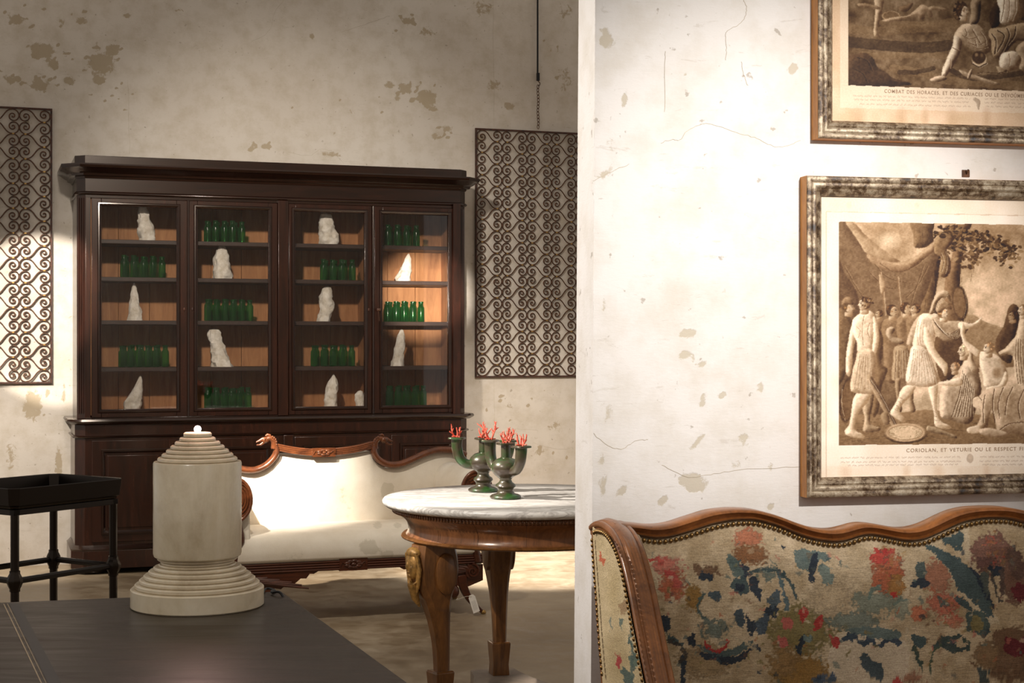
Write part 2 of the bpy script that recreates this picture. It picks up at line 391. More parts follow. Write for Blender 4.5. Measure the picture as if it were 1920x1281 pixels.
# ------------------------------------------------------------------ raster canvas used for the prints and the needlepoint (photo pixels)
def vnoise(shape, cell, seed):
    r = np.random.default_rng(seed); h, w_ = shape; gh = int(h/cell)+3; gw = int(w_/cell)+3; g = r.random((gh, gw))
    y = np.arange(h)/cell; x = np.arange(w_)/cell; yi = y.astype(int); xi = x.astype(int); fy = (y-yi); fx = (x-xi)
    fy = (fy*fy*(3-2*fy))[:, None]; fx = (fx*fx*(3-2*fx))[None]
    a = g[yi][:, xi]; b = g[yi][:, xi+1]; c = g[yi+1][:, xi]; d = g[yi+1][:, xi+1]
    return (a*(1-fx)+b*fx)*(1-fy)+(c*(1-fx)+d*fx)*fy
class Canvas:
    def __init__(s, x0, y0, x1, y1, col, jag=0, seed=1):
        s.x0 = x0; s.y0 = y0; s.h = int(y1-y0); s.w = int(x1-x0)
        s.a = np.ones((s.h, s.w, 3))*np.array(col, float)
        Y, X = np.mgrid[0:s.h, 0:s.w]; s.X = X+x0+.5; s.Y = Y+y0+.5
        s.jx = np.zeros((s.h, s.w)); s.jy = s.jx.copy()
        if jag:
            s.jx = (vnoise((s.h, s.w), 7, seed)-.5)*jag*2+(vnoise((s.h, s.w), 2.5, seed+1)-.5)*jag
            s.jy = (vnoise((s.h, s.w), 7, seed+2)-.5)*jag*2+(vnoise((s.h, s.w), 2.5, seed+3)-.5)*jag*1.6
        s.XX = s.X+s.jx; s.YY = s.Y+s.jy
    def blend(s, m, col, al=1.):
        m = (m*al)[..., None]; c = np.array(col, float); s.a = s.a*(1-m)+c*m
    def mask(s, pts):
        m = np.zeros((s.h, s.w), bool); n = len(pts); X, Y = s.XX, s.YY
        for i in range(n):
            xa, ya = pts[i]; xb, yb = pts[(i+1) % n]
            if ya == yb: continue
            m ^= ((ya > Y) != (yb > Y)) & (X < (xb-xa)*(Y-ya)/(yb-ya)+xa)
        return m.astype(float)
    def poly(s, pts, col, al=1., sm=True):
        if sm and len(pts) > 3:
            q = [(*p, 0) for p in pts]; q = q[-1:]+q+q[:2]
            c = smooth_curve(q, 4)[4:-4]; pts = [(p.x, p.y) for p in c]
        s.blend(s.mask(pts), col, al)
    def ell(s, cx, cy, rx, ry, col, al=1., rot=0, soft=.15):
        c, d = math.cos(rot), math.sin(rot); x = s.XX-cx; y = s.YY-cy
        r = np.sqrt(((x*c+y*d)/rx)**2+((-x*d+y*c)/ry)**2); s.blend(np.clip((1-r)/soft, 0, 1), col, al)
    def limb(s, pts, rad, hi, lo, al=1., side=-1):
        """shaded rounded limb through pts"""
        if len(pts) > 2: q = smooth_curve([(*p, r) for p, r in zip(pts, rad)], 4)
        else: q = [Vector((*p, r)) for p, r in zip(pts, rad)]
        best = np.full((s.h, s.w), 9.); cr = np.zeros((s.h, s.w))
        for a, b in zip(q[:-1], q[1:]):
            dx, dy = b.x-a.x, b.y-a.y; L = max(math.hypot(dx, dy), 1e-3)
            t = np.clip(((s.XX-a.x)*dx+(s.YY-a.y)*dy)/L/L, 0, 1)
            ex = s.XX-a.x-t*dx; ey = s.YY-a.y-t*dy; rr = a.z+(b.z-a.z)*t
            d = np.hypot(ex, ey)/rr; u = d < best; best = np.where(u, d, best); cr = np.where(u, (ex*.8+ey*.5)/rr, cr)
        m = np.clip((1.08-best)/.16, 0, 1)*al; sh = np.clip(.5+side*-1*.62*cr, 0, 1); sh = np.clip(sh+(best > .86)*.3, 0, 1)[..., None]
        c = np.array(hi)*(1-sh)+np.array(lo)*sh; s.a = s.a*(1-m[..., None])+c*m[..., None]
    def at(s, x, y):
        xi = np.clip((x-s.x0).astype(int), 0, s.w-1); yi = np.clip((y-s.y0).astype(int), 0, s.h-1); return s.a[yi, xi]

def ring(mb, s0, s1, z0, z1, prof, closed=True):
    """rectangular mitred moulding; prof: (inset, d)"""
    V = []; n = len(prof)
    for i, d in prof: V += [(s0+i, d, z0+i), (s1-i, d, z0+i), (s1-i, d, z1-i), (s0+i, d, z1-i)]
    Fc = [(j*4+k, j*4+(k+1) % 4, ((j+1) % n)*4+(k+1) % 4, ((j+1) % n)*4+k) for j in range(n if closed else n-1) for k in range(4)]
    return mb.add(V, Fc)

# ------------------------------------------------------------------ structure
mb = MB().box(-7, 7, -2, 14, -.1, 0)
tag(put('floor', fixn(mb.mesh('floor', M['floor'], 0))), kind='structure')
def wear_shade_wall(name, fr, s0, s1, z1, step, blobs, mat, thick, shear=0):
    ns = int((s1-s0)/step)+1; nz = int(z1/step)+1
    S, Z = np.meshgrid(np.linspace(s0, s1, ns), np.linspace(0, z1, nz)); wr = np.zeros(S.shape)
    for px, py, rx, ry, a in blobs:
        s, z = fr.px(px, py); s2, z2 = fr.px(px+rx, py+ry)
        wr = np.maximum(wr, a*np.exp(-((S-s)/(abs(s2-s)+1e-4))**2-((Z-z)/(abs(z2-z)+1e-4))**2))
    wr = np.minimum(wr, 1.2)
    P = np.stack([S+shear*(Z-EYE), np.zeros_like(S), Z], -1); mb = MB().grid(P)
    k = len(mb.v); sh = lambda z: shear*(z-EYE)
    w_ = list(wr.ravel())
    # back, top, sides of the slab
    V = [(s0+sh(0), 0, 0), (s0+sh(z1), 0, z1), (s0+sh(z1)*1.1, thick, z1), (s0+sh(0)*1.1, thick, 0), (s1, 0, 0), (s1, 0, z1), (s1, thick, z1), (s1, thick, 0)]
    mb.add(V, [(0, 1, 2, 3), (4, 7, 6, 5), (3, 2, 6, 7), (1, 5, 6, 2)]); w_ += [0]*8; mb.wear = w_
    me = mb.mesh(name, M[mat], 0); o = put(name, me, None, (fr.o.x, fr.o.y, 0), (0, 0, fr.th)); return tag(o, kind='structure')
WB = CB.shift(0, WALLD)
blobs = [(80, 95, 30, 22, 1), (75, 160, 26, 18, .9), (100, 120, 14, 14, 1), (130, 152, 14, 12, 1), (190, 120, 34, 34, .95), (185, 150, 16, 12, 1.05), (210, 95, 16, 16, 1), (20, 150, 22, 14, .8), (28, 35, 30, 22, .75), (50, 230, 20, 10, .7),
         (585, 68, 7, 9, 1), (765, 40, 18, 9, 1), (730, 160, 16, 10, .9), (760, 165, 18, 14, .95), (800, 185, 22, 22, 1.05), (812, 205, 12, 7, 1), (745, 185, 10, 10, .8), (800, 60, 26, 20, .7), (500, 275, 16, 9, .9), (470, 280, 12, 8, .85), (815, 255, 12, 12, .8), (840, 240, 20, 12, .7),
         (905, 15, 40, 30, .65), (925, 160, 30, 20, .7), (1060, 20, 30, 40, .6), (1060, 150, 30, 60, .6), (955, 200, 16, 14, .8), (900, 260, 14, 18, .8), (400, 90, 60, 20, .5), (60, 760, 24, 40, .95), (120, 740, 8, 30, .8), (110, 870, 10, 50, .9), (20, 850, 20, 60, .6),  # the two tall blobs at the upper right corner paint in brownish shade
         (330, 20, 50, 14, .6), (620, 290, 40, 12, .7), (660, 210, 30, 10, .55), (1010, 850, 40, 14, .6), (950, 760, 40, 30, .55), (1040, 800, 30, 20, .6), (150, 40, 20, 14, .8), (240, 30, 18, 10, .7), (115, 40, 14, 10, .7)]
_r = random.Random(12)
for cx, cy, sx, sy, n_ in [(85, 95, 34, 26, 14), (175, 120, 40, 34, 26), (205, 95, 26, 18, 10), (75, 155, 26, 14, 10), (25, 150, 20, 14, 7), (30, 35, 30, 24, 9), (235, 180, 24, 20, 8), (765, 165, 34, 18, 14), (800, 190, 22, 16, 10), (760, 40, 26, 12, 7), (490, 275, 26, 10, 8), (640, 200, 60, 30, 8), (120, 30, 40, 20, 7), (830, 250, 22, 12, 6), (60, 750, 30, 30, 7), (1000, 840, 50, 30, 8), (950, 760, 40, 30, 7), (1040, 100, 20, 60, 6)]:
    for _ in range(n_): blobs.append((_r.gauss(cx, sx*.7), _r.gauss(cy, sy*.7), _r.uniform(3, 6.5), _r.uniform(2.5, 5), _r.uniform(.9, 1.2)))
wear_shade_wall('wall_back', WB, -2.6, 4.6, 3.7, .016, blobs, 'wall', .12)
blobs = [(1135, 75, 18, 24, 1), (1128, 60, 20, 10, .9), (1302, 35, 6, 9, 1.1), (1293, 18, 5, 5, .9), (1217, 88, 7, 7, 1.1), (1172, 172, 8, 8, 1), (1165, 192, 8, 8, 1.15), (1270, 200, 9, 14, 1.1), (1288, 202, 8, 8, 1), (1345, 158, 4, 4, 1), (1427, 79, 4, 4, 1), (1487, 130, 14, 16, 1.05), (1500, 122, 7, 7, 1.1), (1403, 237, 7, 8, 1), (1270, 267, 8, 8, 1), (1213, 297, 8, 7, 1), (1238, 288, 8, 7, 1), (1150, 250, 24, 10, .7),
         (1125, 325, 20, 20, .8), (1160, 308, 22, 7, .8), (1140, 280, 24, 30, .62), (1310, 570, 7, 24, 1.05), (1294, 575, 6, 6, 1.1), (1360, 545, 9, 14, .95), (1302, 622, 9, 8, 1.1), (1282, 624, 8, 9, 1), (1285, 668, 14, 12, 1.15), (1310, 686, 14, 8, 1.15), (1270, 722, 8, 10, 1.15), (1272, 752, 9, 16, 1.15), (1325, 740, 10, 12, 1.15), (1312, 763, 9, 12, 1.15), (1277, 780, 5, 6, 1.1), (1312, 788, 9, 5, 1.1), (1274, 806, 11, 6, 1.15),
         (1285, 826, 10, 8, 1.15), (1300, 833, 12, 9, 1.15), (1315, 821, 6, 5, 1.1), (1322, 845, 6, 5, 1.1), (1308, 852, 6, 5, 1), (1425, 730, 18, 20, .95), (1357, 745, 12, 10, 1), (1390, 815, 24, 6, .95), (1385, 848, 20, 14, .9), (1256, 906, 8, 9, 1.15), (1310, 915, 20, 14, 1.1), (1334, 903, 7, 7, 1.1), (1242, 935, 7, 8, 1.15), (1263, 944, 12, 5, 1.15), (1300, 900, 40, 20, .8), (1172, 920, 10, 7, 1.15), (1443, 838, 5, 6, 1.05), (1243, 963, 4, 6, 1.05),
         (1448, 950, 8, 8, 1), (1130, 900, 26, 60, .62), (1140, 780, 40, 60, .58), (1128, 560, 16, 60, .62), (1255, 525, 6, 8, .95), (1235, 650, 20, 18, .7), (1450, 880, 6, 20, .9), (1380, 880, 30, 8, .7), (1200, 470, 40, 60, .45), (1180, 830, 40, 10, .7)]
_r = random.Random(13)
for cx, cy, sx, sy, n_ in [(1300, 900, 50, 24, 12), (1390, 850, 40, 26, 9), (1290, 830, 22, 20, 8), (1290, 640, 22, 60, 3), (1140, 290, 30, 30, 8), (1180, 900, 50, 40, 10), (1260, 540, 20, 16, 5), (1340, 90, 60, 60, 5), (1150, 760, 40, 60, 8)]:
    for _ in range(n_): blobs.append((_r.gauss(cx, sx*.7), _r.gauss(cy, sy*.7), _r.uniform(2.5, 6), _r.uniform(2, 6), _r.uniform(.95, 1.2)))
wear_shade_wall('wall_right', RW, 0, 3.4, 3.7, .02, blobs, 'wall2', .1314, .0064)
# hairline cracks in the plaster
def cracks(parent_fr, lines, wpx, name='crack'):
    out = MB()
    for ln in lines:
        q = smooth_curve([(x, y, 0) for x, y in ln], 6); pts = []
        for p in q:
            s, z = parent_fr.px(p.x+random.uniform(-1.2, 1.2), p.y+random.uniform(-1.2, 1.2)); pts.append((s, z))
        for (a, b), (c, d) in zip(pts[:-1], pts[1:]):
            L = math.hypot(c-a, d-b)+1e-6; nx, nz = -(d-b)/L*wpx/2, (c-a)/L*wpx/2
            out.add([(a-nx, -.0006, b-nz), (a+nx, -.0006, b+nz), (c+nx, -.0006, d+nz), (c-nx, -.0006, d-nz)], [(0, 1, 2, 3)])
    me = out.mesh(name, M['crack'], 0); wl = bpy.data.objects['wall_back' if parent_fr is WB else 'wall_right']
    return tag(put(name, me, wl), kind='stuff')
cracks(WB, [[(533, 0), (515, 25), (503, 60), (470, 80)], [(540, 285), (580, 292), (600, 280), (620, 283), (645, 306)], [(240, 150), (243, 290)], [(925, 0), (926, 240)], [(900, 806), (930, 812), (970, 805), (1010, 808)], [(926, 712), (927, 830)], [(1000, 830), (1040, 842), (1075, 840)], [(640, 60), (700, 40), (730, 30)]], .0013)
cracks(RW, [[(1240, 268), (1258, 262), (1275, 262), (1290, 245), (1325, 232), (1380, 248), (1420, 260), (1450, 274), (1480, 273), (1500, 262)], [(1395, 0), (1400, 20), (1390, 42), (1362, 62), (1362, 90), (1360, 112)], [(1390, 115), (1395, 140), (1402, 160)], [(1248, 95), (1247, 130), (1246, 210)], [(1112, 813), (1140, 835), (1165, 842), (1190, 828), (1215, 824)], [(1240, 872), (1290, 895), (1340, 888), (1400, 880), (1500, 876)], [(1112, 340), (1140, 325), (1180, 308)]], .0007)

# ------------------------------------------------------------------ display cabinet
cab = thing('display_cabinet', 'tall dark mahogany glazed cabinet with green bottles and white stones behind four glass doors', 'cabinet', (CB.o.x, CB.o.y, 0), CB.th)
S = lambda px, d=0: CB.s(px, d)
Z = lambda py, px=200, d=0: CB.px(px, py, d)[1]
CW = S(875); CC = .045; DEP = .45
def cpath(out=0, back=DEP): return [(0, back), (0, CC), (CC, 0), (CW-CC, 0), (CW, CC), (CW, back)]
z290, z308, z330, z361, z368 = Z(291, 150), Z(308, 150), Z(332, 150), Z(361, 160), Z(366, 200)
zled0, zled1 = Z(797, 150), Z(786, 150)
part('top_fascia', MB().sweep(cpath(), [(.012, z308-.01), (.012, z290), (-.03, z290), (-.03, z308-.01)]), 'mahogh', cab, bevel=.002)
part('top_board', MB().box(.03, CW-.03, .03, DEP, z308-.02, z308), 'mahogh', cab)
part('cornice', MB().sweep(cpath(), [(-.03, z330-.005), (.008, z330-.005), (.012, z330+.006), (.03, z330+.01), (.034, z330+.022), (.05, z330+.03), (.07, z330+.045), (.085, z330+.052), (.09, z308-.008), (.088, z308), (-.03, z308)]), 'mahogh', cab, smooth=25)
part('frieze', MB().sweep(cpath(), [(-.03, z361), (.002, z361), (.002, z330), (-.03, z330)]), 'mahogh', cab)
part('frieze_bead', MB().sweep(cpath(), [(-.03, z361-.012), (.008, z361-.012), (.014, z361-.006), (.014, z361), (.006, z361+.008), (-.03, z361+.008)]), 'mahogh', cab, smooth=60)
zdt, zdb = Z(372), Z(783); zgt, zgb = Z(388, 260), Z(767, 260)
part('door_lintel', MB().box(CC, CW-CC, -.002, .03, zdt+.002, z361-.012), 'mahogh', cab)
for sd in (0, 1):                                           # canted corner posts with the cabinet sides
    x1 = S(170) if sd == 0 else S(862)
    pth = [(0, DEP), (0, CC), (CC, 0), (x1, 0)] if sd == 0 else [(x1, 0), (CW-CC, 0), (CW, CC), (CW, DEP)]
    part('side_panel', MB().sweep(pth, [(0, zled1), (0, z361), (-.02, z361), (-.02, zled1)]), 'mahog', cab, bevel=.002)
    q = MB()
    a, b = ((0, CC), (CC, 0)) if sd == 0 else ((CW-CC, 0), (CW, CC))
    for t in (.25, .5, .75): q.tube([(a[0]+(b[0]-a[0])*t, a[1]+(b[1]-a[1])*t, zled1+.03), (a[0]+(b[0]-a[0])*t, a[1]+(b[1]-a[1])*t, z361-.03)], .005, 6)
    part('corner_reeding', q, 'mahog', cab)
shelf_y = [450, 520, 601, 689, 771]                          # shelf tops, read on the left bay
SH = [CB.px(260, y, .05)[1] for y in shelf_y]
bays = [(S(171)+.0, S(352)), (S(353), S(529)), (S(531), S(699)), (S(700), S(861))]
for a, b in bays:
    for k in range(3):
        wd = (b-a)/3; part('back_board', MB().box(a+k*wd+.001, a+(k+1)*wd-.001, .36+.002*(k % 2), .375, SH[4]-.02, z361), 'carcass', cab, bevel=.002)
    for j in range(4): part('shelf', MB().box(a, b, .05, .36, SH[j]-.024, SH[j]), 'shelf', cab, bevel=.002)
    part('case_floor', MB().box(a, b, .022, .36, SH[4]-.02, SH[4]), 'carcass', cab)
for px_ in (171, 352.5, 530, 699.5, 861): part('divider', MB().box(S(px_)-.01, S(px_)+.01, .024, .37, SH[4]-.02, z361), 'carcass', cab)
drs = [(171.5, 351, 190, 331), (354.5, 520, 370, 503), (541, 697, 553, 683), (701.5, 860, 717, 840)]
for i, (a, b, g0, g1) in enumerate(drs):
    A, B_, G0, G1 = S(a), S(b), S(g0), S(g1)
    q = MB().box(A, G0, -.006, .02, zdb, zdt).box(G1, B_, -.006, .02, zdb, zdt).box(G0, G1, -.006, .02, zgt, zdt).box(G0, G1, -.006, .02, zdb, zgb)
    dr = part('door', q, 'mahog', cab, bevel=.0025)
    q = MB(); ring(q, G0-.022, G1+.022, zgb-.022, zgt+.022, [(0, -.006), (.004, -.013), (.011, -.014), (.016, -.009), (.022, -.003), (.022, .004), (0, .004)])
    part('glazing_bead', q, 'mahogh', dr, smooth=50)
    part('pane', MB().box(G0-.004, G1+.004, .006, .009, zgb-.004, zgt+.004), 'pane', dr, smooth=0)
    kx = (b-6 if i % 2 == 0 else a+6); q = MB(); s_, z_ = CB.px(kx, 580 if i < 2 else 581, 0)
    q.ball((s_, -.008, z_), .006, .003, .011, 10, 6); part('keyhole', q, 'ironf', dr)
    if i == 3:
        q = MB().tube([(s_, -.008, z_), (s_, -.035, z_)], .003, 8).ball((s_, -.045, z_), .011, .004, .009); q.tube([(s_, -.036, z_-.008), (s_+.003, -.038, z_-.07)], .0015, 6)
        part('door_key', q, 'iron', dr)
for a, b, dd in ((351, 354.5, -.014), (697, 701.5, -.014)):
    q = MB(); m = (S(a)+S(b))/2; q.tube([(m, -.006, zdb), (m, -.006, zdt)], .0075, 10, up=(1, 0, 0)); part('meeting_bead', q, 'mahogh', cab)
q = MB().box(S(521)-.002, S(540), -.016, .02, zdb-.005, z361-.012); part('centre_pilaster', q, 'mahog', cab, bevel=.004)
part('lower_rail', MB().box(CC, CW-CC, -.001, .03, zled1-.01, zdb), 'mahogh', cab, bevel=.002)
# base cupboard
part('ledge', MB().sweep(cpath(), [(-.03, zled0), (.03, zled0), (.05, zled0+.012), (.056, zled0+.02), (.05, zled1-.002), (.04, zled1), (-.03, zled1)]), 'mahogh', cab, smooth=50)
zb818, zpl1, zpl0 = Z(819), Z(1027, 165), Z(1066, 180)
part('base_case', MB().sweep(cpath(), [(-.03, zpl0), (.012, zpl0), (.012, zled0), (-.03, zled0)]), 'mahog', cab, bevel=.002)
part('base_bead', MB().sweep(cpath(), [(.01, zb818-.008), (.022, zb818-.006), (.026, zb818), (.02, zb818+.007), (.01, zb818+.008)]), 'mahogh', cab, smooth=60)
part('plinth_moulding', MB().sweep(cpath(), [(.01, zpl1-.018), (.034, zpl1-.018), (.036, zpl1-.01), (.024, zpl1), (.014, zpl1+.012), (.01, zpl1+.012)]), 'mahogh', cab, smooth=50)
part('plinth', MB().sweep(cpath(), [(.01, zpl0), (.034, zpl0), (.034, zpl1-.018), (.01, zpl1-.018)]), 'mahog', cab, bevel=.002)
part('base_floor', MB().box(.02, CW-.02, .02, DEP, zpl0+.002, zpl0+.02), 'mahog', cab)
part('case_back', MB().box(.01, CW-.01, DEP-.012, DEP, zpl0, z308-.02), 'mahog', cab)
bd = [(172, 350), (354, 521), (551, 728), (732, 866)]; zt, zb_ = Z(826), Z(1016)
for a, b in bd:
    A, B_ = S(a), S(b)
    dr = part('base_door', MB().box(A, B_, -.022, -.008, zb_, zt), 'mahog', cab, bevel=.0025)
    q = MB(); ring(q, A+.05, B_-.05, zb_+.042, zt-.05, [(0, -.02), (.003, -.034), (.012, -.034), (.018, -.026), (.026, -.02)])
    part('panel_moulding', q, 'mahogh', dr, smooth=50)
    part('raised_panel', MB().box(A+.085, B_-.085, -.027, -.02, zb_+.08, zt-.085), 'mahog', dr, bevel=.004)
q = MB().box(S(530), S(549), -.03, -.008, zb_, Z(815, 540)); part('base_pilaster', q, 'mahog', cab, bevel=.004)
for a in (.09, CW-.09):
    for d in (.07, DEP-.08):
        q = MB().lathe([(.03, zpl0), (.055, zpl0-.004), (.085, zpl0*.62), (.088, zpl0*.42), (.075, .006), (.05, 0)], (a, d, 0), 28); part('bun_foot', q, 'mahogh', cab, smooth=60)

# bottles: front and rear row on the shelves; shelf index 0 is the top one
bx = MB().lathe([(.0155, 0), (.0205, .002), (.0218, .007), (.0214, .086), (.0195, .094), (.0145, .099), (.0138, .117), (.0165, .118), (.0165, .127), (.0135, .128), (.0122, .12), (.0112, .108)], (0, 0, 0), 16)
bme = fixn(bx.mesh('bottle', M['bottle'], 50))
ordn = ['first', 'second', 'third', 'fourth', 'fifth', 'sixth', 'seventh', 'eighth']
bayn = ['far-left door', 'second door', 'third door', 'far-right door']; shn = ['top shelf', 'second shelf', 'third shelf', 'fourth shelf', 'cabinet floor']
groups = [(0, 1, 225, 311, 5), (0, 3, 221, 316, 6), (1, 0, 381, 460, 5), (1, 2, 383, 475, 6), (1, 4, 382, 471, 6), (2, 1, 600, 666, 4), (2, 3, 582, 666, 5), (3, 0, 721, 786, 4), (3, 2, 721, 795, 5), (3, 4, 723, 801, 5)]
for b, j, x0, x1, n in groups:
    for row, (d, nn) in enumerate(((.115, n), (.2, n-1))):
        s0 = S(x0, d)+.022; s1 = S(x1, d)-.022; st = (s1-s0)/(n-1)
        for k in range(nn):
            s_ = s0+st*(k+.22*row)+random.uniform(-.003, .003); p = CB.W(s_, d+random.uniform(-.006, .006), SH[j])
            o = put('glass_bottle', bme, None, p, (0, 0, random.uniform(0, 6)), (1, 1, random.uniform(.97, 1.03)))
            tag(o, 'green glass bottle, %s from left in the %s row, %s, %s' % (ordn[k], ('front', 'rear')[row], shn[j], bayn[b]), 'bottle', 'green bottles on the %s behind the %s' % (shn[j], bayn[b]))

# white rough stones, each from its own outline: rows of (y, left, right) in the photograph
stones = [
 (0, 0, .12, [(388, 262, 274), (396, 259, 278), (408, 259, 281), (418, 259, 286), (426, 258, 289), (436, 259, 290), (446, 261, 291)], 'blunt white stone cut off at the top on the top shelf, far-left door'),
 (0, 2, .12, [(532, 250, 253), (540, 247, 256), (552, 245, 258), (564, 243, 261), (578, 241, 264), (590, 240, 266), (598, 239, 267)], 'slim pointed white stone on the third shelf behind the far-left door'),
 (0, 4, .12, [(706, 261, 265), (714, 257, 267), (726, 251, 267), (738, 244, 267), (750, 233, 267), (760, 231, 266), (768, 231, 263)], 'white stone leaning right with broad base on cabinet floor, far-left door'),
 (1, 1, .12, [(460, 412, 420), (468, 406, 425), (480, 402, 428), (492, 400, 430), (504, 399, 433), (514, 398, 435), (519, 400, 434)], 'rounded tapering white stone on the second shelf behind the second door'),
 (1, 3, .13, [(618, 392, 410), (624, 389, 414), (634, 389, 416), (642, 394, 419), (652, 395, 422), (664, 396, 426), (676, 396, 433), (687, 396, 438)], 'white stone with a knob-like head leaning left on the fourth shelf'),
 (2, 0, .12, [(402, 601, 620), (412, 599, 624), (424, 598, 629), (436, 598, 633), (446, 598, 635), (452, 600, 633)], 'broad lumpy white stone on the top shelf behind the third door'),
 (2, 2, .12, [(538, 608, 620), (544, 603, 622), (556, 599, 624), (566, 598, 626), (576, 600, 625), (588, 597, 621), (599, 593, 618)], 'spindle-shaped white stone on the third shelf behind the third door'),
 (2, 4, .12, [(703, 624, 627), (712, 619, 632), (724, 613, 634), (736, 611, 633), (748, 609, 632), (766, 608, 632)], 'finger-shaped white stone on cabinet floor behind the third door'),
 (2, 4, .10, [(734, 671, 680), (740, 666, 682), (750, 666, 684), (766, 668, 683)], 'small squat white stone at the right end of cabinet floor, third door'),
 (3, 1, .12, [(477, 764, 768), (485, 759, 770), (496, 753, 770), (508, 748, 770), (518, 743, 769), (524, 741, 768)], 'brightly lit pointed white stone on the second shelf, far-right door'),
 (3, 3, .12, [(619, 750, 756), (628, 746, 759), (642, 742, 759), (656, 739, 758), (670, 736, 757), (684, 733, 757)], 'tall upright white stone on the fourth shelf, far-right door')]
for b, j, d, rows, lab in stones:
    q = []; seg = 26; zs = SH[j]
    rows = [(CB.px(l, y, d), CB.px(r, y, d)) for y, l, r in rows]
    zt_, zb2 = rows[0][0][1], rows[-1][0][1]
    zz = [zs+(r[0][1]-zb2)*(zt_-zs)/(zt_-zb2) for r in rows]; n = 26
    xs = np.linspace(zs, zt_, n); L = np.interp(xs, zz[::-1], [r[0][0] for r in rows][::-1]); R = np.interp(xs, zz[::-1], [r[1][0] for r in rows][::-1])
    V = []
    for i in range(n):
        c = (L[i]+R[i])/2; h = (R[i]-L[i])/2
        for k in range(seg):
            a = 2*PI*k/seg; f = 1+.24*mnoise.noise(Vector((math.cos(a)*1.3+b*7, math.sin(a)*1.3+j*5, xs[i]*26)))+.15*mnoise.noise(Vector((math.cos(a)*3, math.sin(a)*3+b, xs[i]*60)))
            V.append((c+h*math.cos(a)*f, d+h*.8*math.sin(a)*f, xs[i]))
    V.append(((L[-1]+R[-1])/2, d, zt_+.006)); m = MB()
    m.add(V, [(i*seg+k, i*seg+(k+1) % seg, (i+1)*seg+(k+1) % seg, (i+1)*seg+k) for i in range(n-1) for k in range(seg)]+[((n-1)*seg+k, (n-1)*seg+(k+1) % seg, n*seg) for k in range(seg)]+[tuple(range(seg-1, -1, -1))])
    c0 = ((L[0]+R[0])/2, d, zs); me = fixn(m.mesh('stone', M['stone'], 28, c0)); p = CB.W(c0[0], d, zs)
    tag(put('white_stone', me, None, p, (0, 0, CB.th)), lab, 'stone', 'white stones in the display cabinet')

# ------------------------------------------------------------------ wrought iron grilles
def scroll_mesh(w_, h_):
    r0 = h_*.58; pts = []
    n = 34
    for i in range(n+1):
        ph = PI*3.45*(1-i/n); r = r0*math.exp(-.10*ph-.0095*ph*ph)
        a = PI/2+ph                                           # from the inner end out to the top
        pts.append((-w_/2+h_*.5+r*math.cos(a), 0, -h_*.07+r*math.sin(a)))
    a = pts[-1]; left = pts; right = [(-x, 0, -z) for x, _, z in reversed(pts)]; b = right[0]
    mid = []
    for k in range(1, 10):
        t = k/10; c1 = (a[0]+(b[0]-a[0])*.52, a[2]); c2 = (b[0]-(b[0]-a[0])*.52, b[2]); u = 1-t
        mid.append((u**3*a[0]+3*u*u*t*c1[0]+3*u*t*t*c2[0]+t**3*b[0], 0, u**3*a[2]+3*u*u*t*c1[1]+3*u*t*t*c2[1]+t**3*b[2]))
    P = left+mid+right
    return MB().tube(P, .0041, 6, up=(0, 1, 0), flat=(1.5, .95)).mesh('scroll', M['iron'], 50)
def grille(name, lab, x_edge, ytop, ybot, cols, side, pitch):
    d = WALLD-.016; s_e, zt = CB.px(x_edge, ytop, d); _, zb = CB.px(x_edge, ybot, d)
    sgn = 1 if side == 'r' else -1; Wd = cols*pitch+.022
    s0, s1 = (s_e, s_e+Wd) if sgn > 0 else (s_e-Wd, s_e)
    p = CB.W(s0, d, zb); t = thing(name, lab, 'grille', p, CB.th, 'wrought iron scroll grilles on the back wall')
    H = zt-zb; fw = .011
    for a in ((0, fw, 0, H), (Wd-fw, Wd, 0, H)): part('frame_bar', MB().box(a[0], a[1], -.007, .007, a[2], a[3]), 'ironf', t, bevel=.0015)
    for a in ((fw, Wd-fw, 0, fw), (fw, Wd-fw, H-fw, H)): part('frame_bar', MB().box(a[0], a[1], -.007, .007, a[2], a[3]), 'ironf', t, bevel=.0015)
    rows = 22; h = (H-2*fw)/rows; me = scroll_mesh(pitch*.99, h*.955)
    cm = MB().box(-.0065, .0065, -.0075, .0075, -.004, .004).mesh('collar', M['brasscol'], 0)
    for r in range(rows):
        for c in range(cols):
            x = fw+(c+.5)*pitch; z = H-fw-(r+.5)*h
            cc = c if sgn > 0 else cols-1-c
            fx = 1 if cc % 2 == 0 else -1; fz = 1 if r % 2 == 0 else -1
            if sgn < 0: fx *= -1; fz *= -1
            put('scroll', me, t, (x, 0, z), (0, 0, 0), (fx, 1, fz))
            if r < rows-1:                                    # collars where a scroll touches the one below
                hx = pitch/2-h*.47
                lowr = fx*fz > 0
                if (r+c) % 2 == 0 or True: put('collar', cm, t, (x+(hx if lowr else -hx), 0, z-h/2))
    return t
grille('iron_grille', 'wrought iron scroll grille hung on a chain right of the display cabinet', 891, 240, 708.5, 6, 'r', .1735)
grille('iron_grille', 'wrought iron scroll grille on wall left of the display cabinet', 98, 204, 719.5, 4, 'l', .1765)
